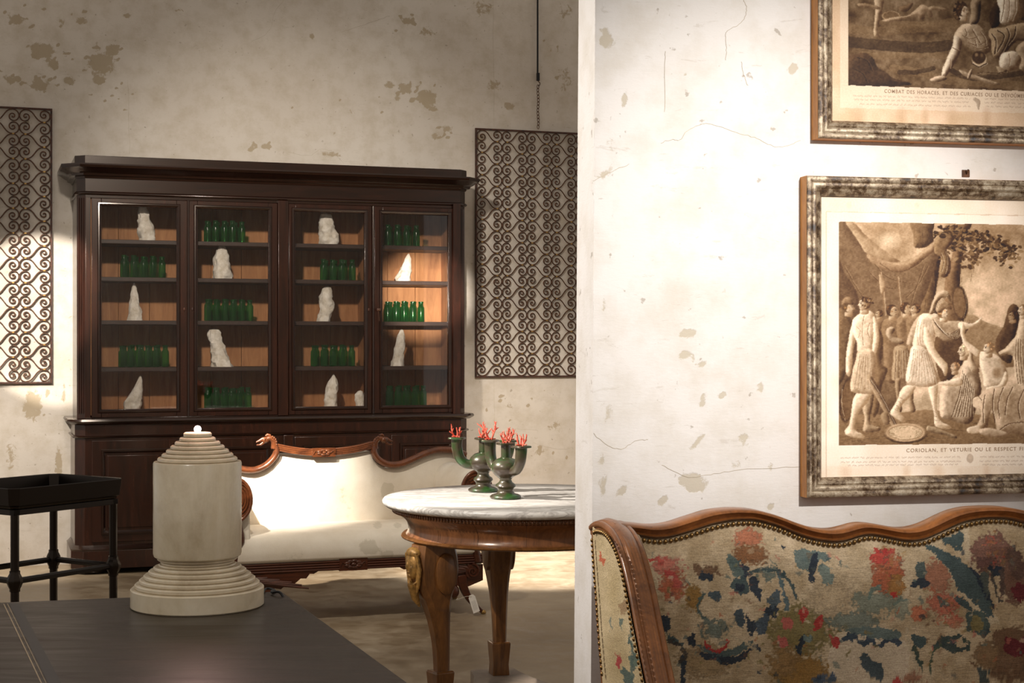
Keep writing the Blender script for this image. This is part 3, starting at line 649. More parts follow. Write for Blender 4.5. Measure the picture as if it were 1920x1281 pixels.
# hooks that hold the grilles to the wall: part of each grille would hide; rod and chain above the right one
d = WALLD-.03; s_, z0 = CB.px(1008, 151, d); p = CB.W(s_, d, z0)
t = thing('hanging_rod', 'thin black iron rod hanging down the wall above right grille', 'rod', p, CB.th)
part('rod', MB().box(-.0045, .0045, -.005, .005, 0, 3.7-z0), 'rod', t); part('rod_end', MB().box(-.006, .012, -.008, .008, -.002, .05), 'rod', t)
s2, z1 = CB.px(1009, 241, d); p = CB.W(s2, d, z1)
t = thing('grille_chain', 'short rusty chain joining black rod to right grille', 'chain', p, CB.th)
L = z0-z1; nl = 13; lh = (L-.03)/nl*1.25
lm = MB().tube([(math.cos(a)*.0085, 0, math.sin(a)*lh/2) for a in np.linspace(0, 2*PI, 13)], .0022, 6, up=(0, 1, 0)).mesh('link', M['iron'], 60)
for k in range(nl): put('link', lm, t, (.002*math.sin(k), 0, (k+.5)*(L-.03)/nl), (0, 0, PI/2*(k % 2)+.4))
part('hook', MB().tube(smooth_curve([(0, 0, L-.035), (.01, 0, L-.03), (.012, 0, L-.015), (0, 0, L-.004), (-.004, 0, L+.004)], 5), .003, 6, up=(0, 1, 0)), 'iron', t)

# ------------------------------------------------------------------ white settee with carved crest
LS = 1.235
_o = Vector(((905-960)/FPX*7.55, 7.55)); _u = Vector((math.cos(TH), math.sin(TH)))
ST = Frame(_o.x-_u.x*LS, _o.y-_u.y*LS, TH)
st = thing('settee', 'white linen settee with carved walnut crest rail and swan heads before the cabinet', 'settee', (ST.o.x, ST.o.y, 0), TH)
DB = .46                                                      # depth of the front of the back
def P3(px, py, d): s, z = ST.px(px, py, d); return Vector((s, d, z))
def wear_of(V, bl, fr):
    out = []
    for p in V:
        q = fr.W(p[0], p[1], p[2]); x = 960+FPX*q.x/q.y; y = HOR-(q.z-EYE)*FPX/q.y
        out.append(max([a*math.exp(-((x-bx)/rx)**2-((y-by)/ry)**2) for bx, by, rx, ry, a in bl]+[0]))
    return out
sbl = [(728, 915, 16, 12, 1.1), (722, 925, 10, 16, 1), (745, 985, 10, 8, 1), (708, 985, 9, 9, 1.1), (695, 1030, 20, 12, 1.15), (690, 1025, 26, 18, .9), (760, 960, 14, 18, .8), (725, 1040, 20, 10, .9), (560, 1050, 60, 30, .5), (640, 940, 30, 60, .5)]
z_rail1, z_rail0 = ST.px(600, 1052, 0)[1], ST.px(600, 1071, 0)[1]
# back: fabric filled outline
top = [(412, 873), (440, 884), (462, 889), (482, 888), (500, 878), (513, 866), (520, 852), (540, 852), (565, 855), (590, 857), (627, 857), (660, 852), (696, 846), (699, 858), (708, 870), (724, 878), (745, 878), (766, 871), (792, 858), (818, 850), (850, 848), (872, 856)]
tp = [P3(x, y, DB) for x, y in top]; ss = np.array([p.x for p in tp]); zz = np.array([p.z for p in tp])
NS, NZ = 110, 26; sgrid = np.linspace(ss[0], ss[-1], NS); zt = np.interp(sgrid, ss, zz); P = np.zeros((NZ, NS, 3))
for j in range(NZ):
    v = j/(NZ-1); z = .36+(zt-.36)*v; bul = .035*np.sin(PI*np.clip(v, 0, 1))**.6*np.clip(np.minimum(sgrid-sgrid[0], sgrid[-1]-sgrid)/.1, 0, 1)
    P[j] = np.stack([sgrid, DB-bul+.01, z], -1)
mb = MB().grid(P); k = len(mb.v)
B2 = P.copy(); B2[:, :, 1] = DB+.07; mb.grid(B2[:, ::-1])
for j, rowi in ((NZ-1, 0),):
    for i in range(NS-1): a, b = j*NS+i, j*NS+i+1; c, d_ = k+j*NS+(NS-1-i), k+j*NS+(NS-2-i); mb.f.append((a, c, d_, b))
for i, ii in ((0, NS-1), (NS-1, 0)):
    for j in range(NZ-1): mb.f.append((j*NS+i, (j+1)*NS+i, k+(j+1)*NS+ii, k+j*NS+ii))
mb.wear = wear_of(mb.v, sbl, ST); part('back', mb, 'linen', st, smooth=60)
# seat cushion with rounded front
prof = [(.50, .30), (.50, .425), (.3, .435), (.1, .43), (.03, .42), (-.005, .395), (-.02, .35), (-.018, z_rail1+.012), (0, z_rail1-.002), (.1, z_rail1-.002)]
mb = MB(); n = 60; sgrid = np.linspace(.03, LS-.03, n); pr = smooth_curve([(a, b, 0) for a, b in prof[1:-2]], 4); pr = [(.50, .30)]+[(p.x, p.y) for p in pr]+prof[-2:]
V = [(s, a, b) for s in sgrid for a, b in pr]; k = len(pr)
mb.add(V, [(i*k+j, i*k+(j+1) % k, (i+1)*k+(j+1) % k, (i+1)*k+j) for i in range(n-1) for j in range(k)]+[tuple(range(k-1, -1, -1)), tuple((n-1)*k+j for j in range(k))])
mb.wear = wear_of(mb.v, sbl, ST); part('seat', mb, 'linen', st, smooth=50)
# reeded front rail, side and back rails
q = MB().box(.0, LS, .0, .03, z_rail0, z_rail1)
hh = (z_rail1-z_rail0)/4
for i in range(4): q.tube([(0, -.004, z_rail0+hh*(i+.5)), (LS, -.004, z_rail0+hh*(i+.5))], hh*.5, 8)
part('front_rail', q, 'setteed', st, smooth=60)
part('side_rail', MB().box(0, .035, .03, DB+.05, z_rail0, z_rail1), 'setteed', st); part('side_rail', MB().box(LS-.035, LS, .03, DB+.05, z_rail0, z_rail1), 'setteed', st)
part('back_rail', MB().box(.03, LS-.03, DB+.02, DB+.06, z_rail0, .42), 'setteed', st)
def rosette(px, py, d, w_, h_, name, mat, lobes=7):
    c = P3(px, py, d); q = MB().box(c.x-w_, c.x+w_, d, d+.02, c.z-h_, c.z+h_)
    for i in range(lobes):
        a = PI*2*i/lobes; q.ball((c.x+math.cos(a)*w_*.45, d-.001, c.z+math.sin(a)*h_*.5), w_*.24, .006, h_*.28, 8, 6)
    q.ball((c.x, d-.003, c.z), w_*.2, .008, h_*.3, 8, 6)
    for sg in (-1, 1): q.tube([(c.x+sg*w_*.55, d, c.z), (c.x+sg*w_*.8, d-.002, c.z+h_*.4), (c.x+sg*w_*.92, d, c.z-h_*.3)], .0035, 6)
    return part(name, q, mat, st, smooth=60, bevel=0)
rosette(663, 1058, -.012, .068, .03, 'rail_carving', 'setteed', 9)
# crest rail: four reeds on a curved rail between the heads
cen = [(512, 837), (552, 845), (590, 848.5), (627, 847.5), (665, 842.5), (700, 834)]
cp = smooth_curve([P3(x, y, DB-.015) for x, y in cen], 6)
q = MB(); q.tube([p+Vector((0, .02, 0)) for p in cp], .0195, 4, up=(0, 1, 0), flat=(1.2, 1.25))
for o in (-.0135, -.0045, .0045, .0135): q.tube([p+Vector((0, -.006, o)) for p in cp], .0052, 8, up=(0, 1, 0))
part('crest_rail', q, 'settee', st, smooth=50)
rosette(608, 848.5, DB-.036, .058, .022, 'crest_plaque', 'settee')
for nm, pts in (('r', [(702, 833), (701, 848), (710, 862), (727, 870.5), (748, 870.5), (769, 863), (796, 851), (822, 844), (850, 845), (872, 853)]), ('l', [(515, 833), (518, 848), (511, 861), (498, 873), (480, 881), (460, 881), (438, 875), (412, 864)])):
    c = smooth_curve([P3(x, y, DB-.01) for x, y in pts], 6); r = [.017 if i > 6 else .014+.0005*i for i in range(len(c))]
    q = MB().tube(c, r, 10, up=(0, 1, 0), flat=(1.7, 1)); part('scroll_rail', q, 'settee', st, smooth=60)
    # swan head with open beak and feathered neck
    sg = 1 if nm == 'r' else -1; b = P3(*((703, 836) if nm == 'r' else (514, 836)), DB-.015)
    q = MB(); nk = smooth_curve([b+Vector((0, 0, -.012)), b+Vector((sg*.002, -.004, .02)), b+Vector((sg*.02, -.006, .038)), b+Vector((sg*.042, -.006, .034))], 5)
    q.tube(nk, [.017-.0004*i for i in range(len(nk))], 10, up=(0, 1, 0), flat=(1.2, 1))
    q.ball(b+Vector((sg*.045, -.006, .03)), .021, .017, .016, 12, 8)
    q.tube([b+Vector((sg*.055, -.006, .036)), b+Vector((sg*.075, -.006, .026)), b+Vector((sg*.09, -.006, .020))], [.0095, .007, .004], 8)
    q.tube([b+Vector((sg*.052, -.006, .02)), b+Vector((sg*.07, -.006, .006)), b+Vector((sg*.088, -.006, .006))], [.0085, .006, .0035], 8)
    q.ball(b+Vector((sg*.05, -.023, .035)), .004, .004, .004, 8, 6)
    for i in range(5): q.ball(nk[2+i*2]+Vector((-sg*.008, -.012, .006)), .006, .007, .008, 8, 6)
    q.tube([b+Vector((sg*.02, -.006, .05)), b+Vector((sg*.035, -.006, .056)), b+Vector((sg*.045, -.006, .05))], [.008, .007, .004], 8)
    part('swan_head', q, 'settee', st, smooth=60)
# rolled arms
for side in (0, 1):
    c = P3(440, 938, -.01) if side == 0 else P3(893, 922, -.01)
    rx, rz = (.083, .108); sg = -1 if side == 0 else 1
    q = MB(); seg = 28
    loops = [(.0, .96), (.02, 1), (.3, 1.02), (DB-.02, 1.04), (DB+.03, .98)]
    V = [(c.x+rx*k_*math.cos(2*PI*i/seg), d, c.z+rz*k_*math.sin(2*PI*i/seg)) for d, k_ in loops for i in range(seg)]
    q.add(V, [(j*seg+i, j*seg+(i+1) % seg, (j+1)*seg+(i+1) % seg, (j+1)*seg+i) for j in range(len(loops)-1) for i in range(seg)]+[tuple(range(seg-1, -1, -1)), tuple((len(loops)-1)*seg+i for i in range(seg))])
    q.wear = [0]*len(q.v); part('arm_roll', q, 'linen', st, smooth=60)
    x0 = c.x-sg*.03; q = MB().prism([(x0-.05, .30), (x0+.05, .30), (x0+.045, .5), (x0+.04, c.z), (x0-.04, c.z), (x0-.06, .5)], .01, DB+.02); q.wear = [0]*len(q.v)
    part('arm_panel', q, 'linen', st, smooth=40, bevel=.01)
    # carved wooden scroll front: rim and feather shaped leaves
    q = MB(); V = []
    q.prism([(c.x+rx*.93*math.cos(2*PI*i/32), c.z+rz*.95*math.sin(2*PI*i/32)) for i in range(32)], -.018, .004)
    q.tube([(c.x+rx*.9*math.cos(2*PI*i/32), -.018, c.z+rz*.92*math.sin(2*PI*i/32)) for i in range(33)], .009, 8, up=(0, 1, 0))
    for i in range(5):
        k_ = .75-.14*i; q.tube([(c.x+sg*-.01+rx*k_*math.cos(a), -.02, c.z-.02*i*0+rz*k_*math.sin(a)) for a in np.linspace(-2.2, 2.2, 16)], .0045, 6, up=(0, 1, 0))
    part('arm_scroll', q, 'settee', st, smooth=50)
    q = MB().tube(smooth_curve([(c.x-sg*.01, -.006, c.z-rz*.9), (c.x-sg*.03, -.006, .42), (c.x-sg*.01, -.006, .36), (c.x+sg*.01, -.006, z_rail0+.01)], 5), .018, 8, up=(0, 1, 0)); part('arm_post', q, 'setteed', st, smooth=50)
# carved corner brackets, volutes, sabre legs
def mir(p): return Vector((LS-p.x, p.y, p.z))
brk = [P3(x, y, 0) for x, y in [(745, 1062), (757, 1068), (764, 1067), (770, 1075), (780, 1074), (790, 1082), (802, 1080), (815, 1090), (826, 1087), (838, 1098), (852, 1096), (868, 1104), (905, 1088), (905, 1058)]]
for side in (0, 1):
    pts = [(p.x, p.z) for p in brk] if side else [(LS-p.x, p.z) for p in brk]
    q = MB().prism(pts, -.004, .03)
    c0 = (LS-.055, z_rail0-.05) if side else (.055, z_rail0-.05)
    for i in range(7):
        a = math.radians(100+14*i) if side else math.radians(80-14*i)
        a0 = Vector((c0[0], -.008, c0[1]+.02)); e = a0+Vector((math.cos(a)*(.14+.03*i), 0, -.02+math.sin(a)*.05-.004*i)); q.tube([a0, (a0+e)/2+Vector((0, -.004, .004)), e], [.006, .009, .005], 6)
    part('rail_bracket', q, 'setteed', st, smooth=40)
    for d in (.0, DB+.02):
        q = MB(); vc = P3(884, 1071, 0); vc = vc if side else mir(vc); sg = 1 if side else -1
        sp = [(vc.x+sg*(.038*math.exp(-.16*a))*math.cos(a*-1+1.6), d-.022, vc.z+.038*math.exp(-.16*a)*math.sin(a*-1+1.6)) for a in np.linspace(0, 12, 40)]
        q.prism([(vc.x+.036*math.cos(2*PI*i/20), vc.z+.036*math.sin(2*PI*i/20)) for i in range(20)], d-.018, d+.03); q.tube(sp, [.006-.0001*i for i in range(40)], 6, up=(0, 1, 0))
        part('volute', q, 'setteed', st, smooth=40)
        lg = [P3(x, y, 0) for x, y in [(866, 1078), (868, 1096), (875, 1114), (886, 1130), (899, 1143), (907, 1149)]]
        lg = [(p if side else mir(p)) for p in lg]; lg = [Vector((p.x, d+.006, p.z)) for p in lg]
        c = smooth_curve(lg, 5); q = MB().tube(c, [.033-.0009*i for i in range(len(c))], 4, up=(0, 1, 0), flat=(.9, 1.)); part('leg', q, 'setteed', st, smooth=30, bevel=.003)
        e = c[-1]; q = MB().lathe([(.004, .002), (.012, .002), (.014, .008), (.012, .016), (.008, .02)], (e.x, e.y, 0), 14).tube([(e.x, e.y, .016), (e.x, e.y, e.z)], .007, 8); part('caster', q, 'brasscol', st, smooth=60)
        q = MB().ball((vc.x-sg*.085, d+.004, vc.z-.095), .024, .02, .032, 12, 8); part('pendant_drop', q, 'setteed', st, smooth=60)
# price tag tied to the right front leg
p0 = P3(892, 1131, -.03); tw = ST.W(p0.x, -.045, ST.px(898, 1148, -.045)[1])
t = thing('price_tag', 'small white swing tag tied to the right front leg of the settee', 'tag', tw, TH)
ang = -.32; R_ = Matrix.Rotation(ang, 3, 'Y')
q = MB().prism([((R_ @ Vector((x, 0, z))).x, (R_ @ Vector((x, 0, z))).z) for x, z in [(-.017, 0), (.017, 0), (.017, .078), (.009, .09), (-.009, .09), (-.017, .078)]], -.001, .001); part('tag_card', q, 'tag', t, smooth=0)
q = MB()
for i in range(5):
    x = -.009+.0045*i; a = R_ @ Vector((x, 0, .012)); b = R_ @ Vector((x, 0, .06)); q.box(a.x-.0008, a.x+.0008, -.0016, -.001, a.z, a.z+.0001) if False else q.tube([(a.x, -.0014, a.z), (b.x, -.0014, b.z)], .0007, 4)
part('tag_print', q, 'tagprint', t, smooth=0)
a = R_ @ Vector((0, 0, .082)); q = MB().tube(smooth_curve([(a.x, -.002, a.z), (a.x-.03, -.004, a.z+.002), (a.x-.075, .0, a.z-.012), (a.x-.06, .03, a.z-.01)], 5), .001, 5); part('tag_string', q, 'string', t)

# ------------------------------------------------------------------ round marble table
TC = Vector((.0472, 5.475, 0)); TZ = .78
tb = thing('round_table', 'round walnut table with white marble top and carved legs in front of settee', 'table', TC)
q = MB().lathe([(0, TZ-.03), (.46, TZ-.03), (.492, TZ-.028), (.503, TZ-.018), (.505, TZ-.010), (.5, TZ-.002), (.492, TZ), (0, TZ)], (0, 0, 0), 128); part('marble_top', q, 'marble', tb, smooth=50)
q = MB().lathe([(.40, TZ-.05), (.462, TZ-.048), (.466, TZ-.042), (.466, TZ-.034), (.46, TZ-.0305), (.40, TZ-.0305)], (0, 0, 0), 96)
for i in range(230):
    a = 2*PI*i/230; q.box(0, 0, 0, 0, 0, 0) if False else q.ball((.467*math.cos(a), .467*math.sin(a), TZ-.041), .0048, .0048, .008, 6, 4)
tag(part('beading', q, 'tablew', tb, smooth=60), kind='stuff')
apr = [(.456, TZ-.05), (.447, TZ-.056), (.43, TZ-.068), (.419, TZ-.082), (.414, TZ-.1), (.416, TZ-.118), (.424, TZ-.128)]
for i in range(16):
    a0 = 2*PI*i/16; q = MB().lathe(apr+[(.395, TZ-.128), (.395, TZ-.05)], (0, 0, 0), 8, a0+.0012, a0+2*PI/16-.0012); part('veneer_panel', q, 'tablew', tb, smooth=50)
part('apron_core', MB().lathe([(.40, TZ-.05), (.41, TZ-.09), (.41, TZ-.126), (.38, TZ-.126), (.38, TZ-.05)], (0, 0, 0), 64), 'tablew', tb)
q = MB().lathe([(.38, TZ-.14), (.430, TZ-.139), (.438, TZ-.136), (.440, TZ-.132), (.434, TZ-.126), (.38, TZ-.126)], (0, 0, 0), 96); part('rim_moulding', q, 'tablel', tb, smooth=50)
prof = [(.64, .446, .31, .085), (.60, .452, .30, .088), (.55, .455, .295, .09), (.50, .445, .305, .086), (.45, .418, .32, .076), (.38, .392, .322, .062), (.30, .374, .322, .055), (.22, .368, .322, .05), (.16, .368, .324, .05), (.10, .374, .328, .052), (.08, .378, .33, .052)]
for k_, an in enumerate((213, 106, 335)):
    lgE = Matrix.Rotation(math.radians(an), 4, 'Z'); q = MB(); V = []
    c = smooth_curve([(z, ro-.0, ri) for z, ro, ri, _ in prof], 3); th_ = np.interp([-p.x for p in c], [-a[0] for a in prof], [a[3] for a in prof])
    for p, w_ in zip(c, th_):
        for r_, y_ in ((p.y, -w_*.28), (p.y, w_*.28), (p.y-.018, w_*.5), (p.z+.012, w_*.5), (p.z, w_*.35), (p.z, -w_*.35), (p.z+.012, -w_*.5), (p.y-.018, -w_*.5)): V.append(lgE @ Vector((r_, y_, p.x)))
    n = len(c); q.add(V, [(i*8+j, i*8+(j+1) % 8, (i+1)*8+(j+1) % 8, (i+1)*8+j) for i in range(n-1) for j in range(8)]+[tuple(range(8)), tuple((n-1)*8+j for j in reversed(range(8)))])
    leg = part('leg', q, 'tablel', tb, smooth=40)
    def L_(r_, y_, z_): return lgE @ Vector((r_, y_, z_))
    rot = lgE.to_3x3(); q = MB()
    q.ball(L_(.452, 0, .575), .026, .034, .052, 16, 12, rot); q.ball(L_(.474, 0, .572), .009, .007, .016, 8, 6, rot)       # head and nose
    for sg in (-1, 1):
        q.ball(L_(.47, sg*.013, .588), .005, .008, .004, 8, 6, rot); q.ball(L_(.468, sg*.014, .566), .008, .009, .011, 8, 6, rot)
        for i in range(4): q.tube([L_(.46, sg*(.012+.008*i), .622-.004*i), L_(.452, sg*(.03+.004*i), .59-.01*i), L_(.452, sg*(.026+.002*i), .545-.012*i), L_(.45, sg*(.014), .5-.01*i)], [.006, .007, .006, .003], 6)
    q.ball(L_(.472, 0, .551), .005, .010, .0035, 8, 6, rot); q.ball(L_(.468, 0, .538), .008, .010, .008, 8, 6, rot); q.ball(L_(.452, 0, .613), .024, .036, .020, 12, 8, rot)
    for i in range(3): q.tube([L_(.452-.004*i, -.03+.006*i, .52-.018*i), L_(.46-.006*i, 0, .5-.024*i), L_(.452-.004*i, .03-.006*i, .52-.018*i)], .0055, 6)
    q.tube([L_(.456, 0, .51), L_(.446, 0, .46), L_(.43, 0, .43)], [.02, .014, .004], 8)
    part('carved_head', q, 'gilt', leg, smooth=60)
    for sg in (-1, 1):
        V = []; y0 = sg*.04; n = 24; e = [(.352+.042*math.cos(2*PI*i/n), .54+.07*math.sin(2*PI*i/n)) for i in range(n)]; e2 = [(.352+.031*math.cos(2*PI*i/n), .54+.056*math.sin(2*PI*i/n)) for i in range(n)]
        q = MB(); V = [L_(a, y0, b) for a, b in e]+[L_(a, y0+sg*.012, b) for a, b in e]+[L_(a, y0+sg*.017, b) for a, b in e2]
        q.add(V, [(i, (i+1) % n, n+(i+1) % n, n+i) for i in range(n)]+[(n+i, n+(i+1) % n, 2*n+(i+1) % n, 2*n+i) for i in range(n)]+[tuple(range(2*n, 3*n)), tuple(reversed(range(n)))])
        part('side_roundel', q, 'tablel', leg, smooth=40)
    q = MB(); V = []
    for z_, g in ((.205, .006), (.2, .010), (.12, .004), (.08, .006)):
        for a, b in ((.374+g, -.026-g), (.374+g, .026+g), (.322-g, .026+g), (.322-g, -.026-g)): V.append(L_(a, b, z_))
    q.add(V, [(i*4+j, i*4+(j+1) % 4, (i+1)*4+(j+1) % 4, (i+1)*4+j) for i in range(3) for j in range(4)]+[(0, 1, 2, 3), (15, 14, 13, 12)])
    for i in range(3):
        q.ball(L_(.386, -.016+.016*i, .094), .022, .011, .014, 8, 6, rot)
    part('leg_foot', q, 'tablel', leg, smooth=30, bevel=.002)
# three-lobed concave plinth
pts = []
for an in (106, 213, 335):
    a = math.radians(an); nx = math.radians(an+(115 if an == 98 else 122))
    tip = Vector((math.cos(a), math.sin(a))); tn = Vector((-tip.y, tip.x)); pts += [tip*.45-tn*.085, tip*.45+tn*.085]
    nt = Vector((math.cos(math.radians({106: 213, 213: 335, 335: 106}[an])), math.sin(math.radians({106: 213, 213: 335, 335: 106}[an])))); nn = Vector((-nt.y, nt.x))
    a_, b_ = tip*.45+tn*.085, nt*.45-nn*.085; mid = (a_+b_)/2*.38
    for t_ in (.15, .3, .45, .6, .75, .9): pts.append((1-t_)**2*a_+2*t_*(1-t_)*mid+t_*t_*b_)
part('plinth', MB().prism([(p.x, p.y) for p in pts], .0, .08, 'z'), 'plaque', tb, smooth=30, bevel=.004)

# ------------------------------------------------------------------ candlesticks with coral
def candlestick(px, base_y, lab, arms, zc):
    D = (EYE-TZ)*FPX/(base_y-HOR); p = Vector(((px-960)/FPX*D, D, TZ)); t = thing('candlestick', lab, 'candlestick', p, 0, 'green glazed candlesticks on the marble table')
    part('base', MB().lathe([(0, 0), (.05, 0), (.055, .004), (.055, .009), (.048, .014), (.032, .019), (.026, .028), (.029, .036), (.036, .043), (.034, .050), (.024, .057), (.02, .066), (.025, .074)], (0, 0, 0), 40), 'glaze', t, smooth=60)
    part('bulb', MB().lathe([(.025, .073), (.04, .084), (.050, .098), (.052, .11), (.047, .124), (.034, .137), (.018, .143), (0, .144)], (0, 0, 0), 40), 'glaze', t, smooth=60)
    cups = [(0, .012, zc)]; q = MB().tube([(0, .008, .12), (0, .012, zc-.004)], .0165, 16); part('centre_tube', q, 'glaze', t, smooth=60)
    for a, z in arms:
        ca, sa = math.cos(math.radians(a)), math.sin(math.radians(a))
        c = smooth_curve([(.035*ca, .035*sa, .098), (.066*ca, .066*sa, .104), (.088*ca, .088*sa, .13), (.096*ca, .096*sa, .165), (.096*ca, .096*sa, z-.004)], 6)
        part('arm', MB().tube(c, [.0165+.0002*i for i in range(len(c))], 16), 'glaze', t, smooth=60); cups.append((.096*ca, .096*sa, z))
    for i, (x, y, z) in enumerate(cups):
        pts = []; a0 = .3+i
        for k in range(24):
            a = 2*PI*k/24; r = .0295/(abs(math.cos(a))**5+abs(math.sin(a))**5)**.2; pts.append((x+r*math.cos(a+a0), y+r*math.sin(a+a0)))
        part('drip_plate', MB().prism(pts, z-.006, z+.001, 'z'), 'glaze', t, smooth=40, bevel=.002)
    return p, cups
def coral(p, lab, n, h, seed):
    r = random.Random(seed); q = MB()
    def br(a, d, L, rad, lev):
        pts = [a]; 
        for i in range(4):
            d = (d+Vector((r.uniform(-.25, .25), r.uniform(-.25, .25), r.uniform(-.05, .2)))).normalized(); pts.append(pts[-1]+d*L/4)
        q.tube(pts, [rad*(1-.13*i) for i in range(5)], 6)
        if lev:
            for i in (1, 2, 3):
                if r.random() < .8: br(pts[i], (d+Vector((r.uniform(-1, 1), r.uniform(-1, 1), .25))).normalized(), L*r.uniform(.28, .45), rad*.68, lev-1)
    for i in range(n):
        a = 2*PI*i/n+r.random(); br(Vector((.008*math.cos(a), .008*math.sin(a), 0)), Vector((.42*math.cos(a), .42*math.sin(a), 1)).normalized(), h*r.uniform(.7, 1.05), .0036, 2)
    for i in range(5): a = r.uniform(0, 6.3); q.tube([(0, 0, .003), (.02*math.cos(a), .02*math.sin(a), .004)], [.003, .002], 6)
    me = fixn(q.mesh('coral', M['coral'], 60)); tag(put('coral_sprig', me, None, p), lab, 'coral', 'red coral sprigs in the candlestick cups')
pF, cF = candlestick(948, 935, 'nearer right green glazed three-armed candlestick holding red coral on marble table', [(125, .199), (-56, .188)], .193)
pR, cR = candlestick(906, 922, 'farther left green glazed three-armed candlestick holding red coral on marble table', [(183, .198), (-8, .188)], .195)
for c, lab, n, h in zip(cF, ['red coral sprig in the central cup of nearer candlestick', 'tallest red coral sprig, left cup of nearer candlestick', 'red coral sprig in the far-right cup of nearer candlestick'], (4, 4, 4), (.042, .066, .048)): coral(pF+Vector(c)+Vector((0, 0, .001)), lab, n, h, int(h*1e4)+n)
for c, lab, n, h in zip(cR, ['red coral sprig in the central cup of farther candlestick', 'red coral sprig in the far-left cup of farther candlestick', 'red coral sprig in the right cup of farther candlestick'], (4, 3, 4), (.044, .046, .047)): coral(pR+Vector(c)+Vector((0, 0, .001)), lab, n, h, int(h*1e4)+n*3)

# ------------------------------------------------------------------ dark table in the foreground
DZ = .75
def onz(px, py, z): D = (EYE-z)*FPX/(py-HOR); return Vector(((px-960)/FPX*D, D))
Bc = onz(528, 1109, DZ); Ac = onz(0, 1130, DZ); Cc = onz(765, 1281, DZ)
ur = (Bc-Ac).normalized(); dn = (Cc-Bc).normalized()
dt = thing('dark_table', 'large dark-stained wooden table with inlaid line in the foreground', 'table', (Bc.x, Bc.y, 0), 0)
V2 = [Vector((0, 0)), -ur*1.75, -ur*1.75+dn*1.55, dn*1.55]
part('table_top', MB().prism([(p.x, p.y) for p in V2], DZ-.035, DZ, 'z'), 'desk', dt, smooth=0, bevel=.002)
l0 = onz(8, 1137, DZ)-Bc; l1 = onz(76, 1281, DZ)-Bc; ld = (l1-l0).normalized(); pr_ = Vector((-ld.y, ld.x))
if pr_.x < 0: pr_ = -pr_
def strip(a, off, w_, L, z, mat, name):
    b = a+pr_*off; q = MB().prism([(p.x, p.y) for p in (b, b+pr_*w_, b+pr_*w_+ld*L, b+ld*L)], z-.0005, z, 'z'); return part(name, q, mat, dt, smooth=0)
strip(l0-ld*.03, 0, .0022, 1.3, DZ+.0006, 'desk_line', 'inlay_line'); strip(l0-ld*.03, .008, .0012, 1.3, DZ+.0006, 'desk_line', 'inlay_line'); strip(l0-ld*.03, .012, .020, 1.3, DZ+.0004, 'desk_band', 'inlay_band')
for f in (lambda: -ur*.08+dn*.08, lambda: -ur*1.67+dn*.08, lambda: -ur*1.67+dn*1.45, lambda: -ur*.08+dn*1.45):
    p = f(); part('leg', MB().box(p.x-.03, p.x+.03, p.y-.03, p.y+.03, 0, DZ-.035), 'desk', dt, bevel=.003)
inn = [-ur*.06+dn*.05, -ur*1.69+dn*.05, -ur*1.69+dn*1.5, -ur*.06+dn*1.5]
q = MB()
for a, b in zip(inn, inn[1:]+inn[:1]):
    d_ = (b-a).normalized(); nn = Vector((-d_.y, d_.x))*.012; q.prism([(p.x, p.y) for p in (a-nn, b-nn, b+nn, a+nn)], DZ-.13, DZ-.035, 'z')
part('apron', q, 'desk', dt, smooth=0)

# stone lamp
LC = Vector(((370.5-960)/FPX*3.372, 3.372, DZ)); ls = FPX/3.372
t = thing('stone_lamp', 'stepped cylindrical alabaster lamp standing on the dark table', 'lamp', LC)
zy = lambda y: EYE-(y-HOR)/ls-DZ
def tiers(rows, mat, name, org):
    prof = [(0, zy(rows[0][0]))]
    for (y0, y1, r) in rows:
        r /= ls; b = .0025; prof += [(r-b, zy(y0)), (r, zy(y0)+b), (r, zy(y1)-b), (r-b, zy(y1))]
    prof += [(0, zy(rows[-1][1]))]; return part(name, MB().lathe(prof, (0, 0, 0), 96), mat, t, smooth=35)
tiers([(1135.2, 1100, 123), (1100, 1091, 115), (1091, 1083, 107), (1083, 1075, 99), (1075, 1067, 90), (1067, 1060, 81)], 'alab', 'stepped_base', 0)
tiers([(1060, 1056, 72), (1056, 1049, 68), (1049, 1045, 74)], 'alab', 'neck', 0)
part('body', MB().lathe([(0, zy(1045)), (74/ls, zy(1045)), (80/ls, zy(1041)), (81.5/ls, zy(1036)), (81.5/ls, zy(868)), (80/ls, zy(865)), (0, zy(865))], (0, 0, 0), 96), 'alab', t, smooth=35)
tiers([(865, 857, 73.5), (857, 850, 66), (850, 842.5, 58), (842.5, 835, 50), (835, 827.5, 42), (827.5, 820, 33.5), (820, 811, 26)], 'alab', 'stepped_cap', 0)
part('bulb', MB().ball((0, 0, zy(805)), .0075, .0075, .0075, 16, 10), 'bulb', t, label='tiny bright glowing bulb')
bl = bpy.data.lights.new('bulb_light', 'POINT'); bl.energy = 1.0; bl.color = (1, .62, .58); bl.shadow_soft_size = .015
blo = bpy.data.objects.new('bulb_light', bl); C.objects.link(blo); blo.location = LC+Vector((0, 0, zy(805)+.02))
c = onz(488, 1108, DZ); e = onz(536, 1121, DZ)
q = MB().tube(smooth_curve([(LC.x+.13, LC.y+.04, DZ+.004), (c.x+.012, c.y, DZ+.004), ((c.x+e.x)/2, (c.y+e.y)/2+.03, DZ+.004), (Bc.x-.015, Bc.y-.05, DZ+.006), (Bc.x+.018, Bc.y-.08, DZ-.01), (Bc.x+.03, Bc.y-.07, DZ-.2), (Bc.x+.04, Bc.y, DZ-.5), (Bc.x+.06, Bc.y+.05, .003)], 8), .0028, 8)
tag(put('lamp_cord', fixn(q.mesh('lamp_cord', M['rod'], 60))), 'thin black cord running from stone lamp over the edge of the dark table', 'cord')

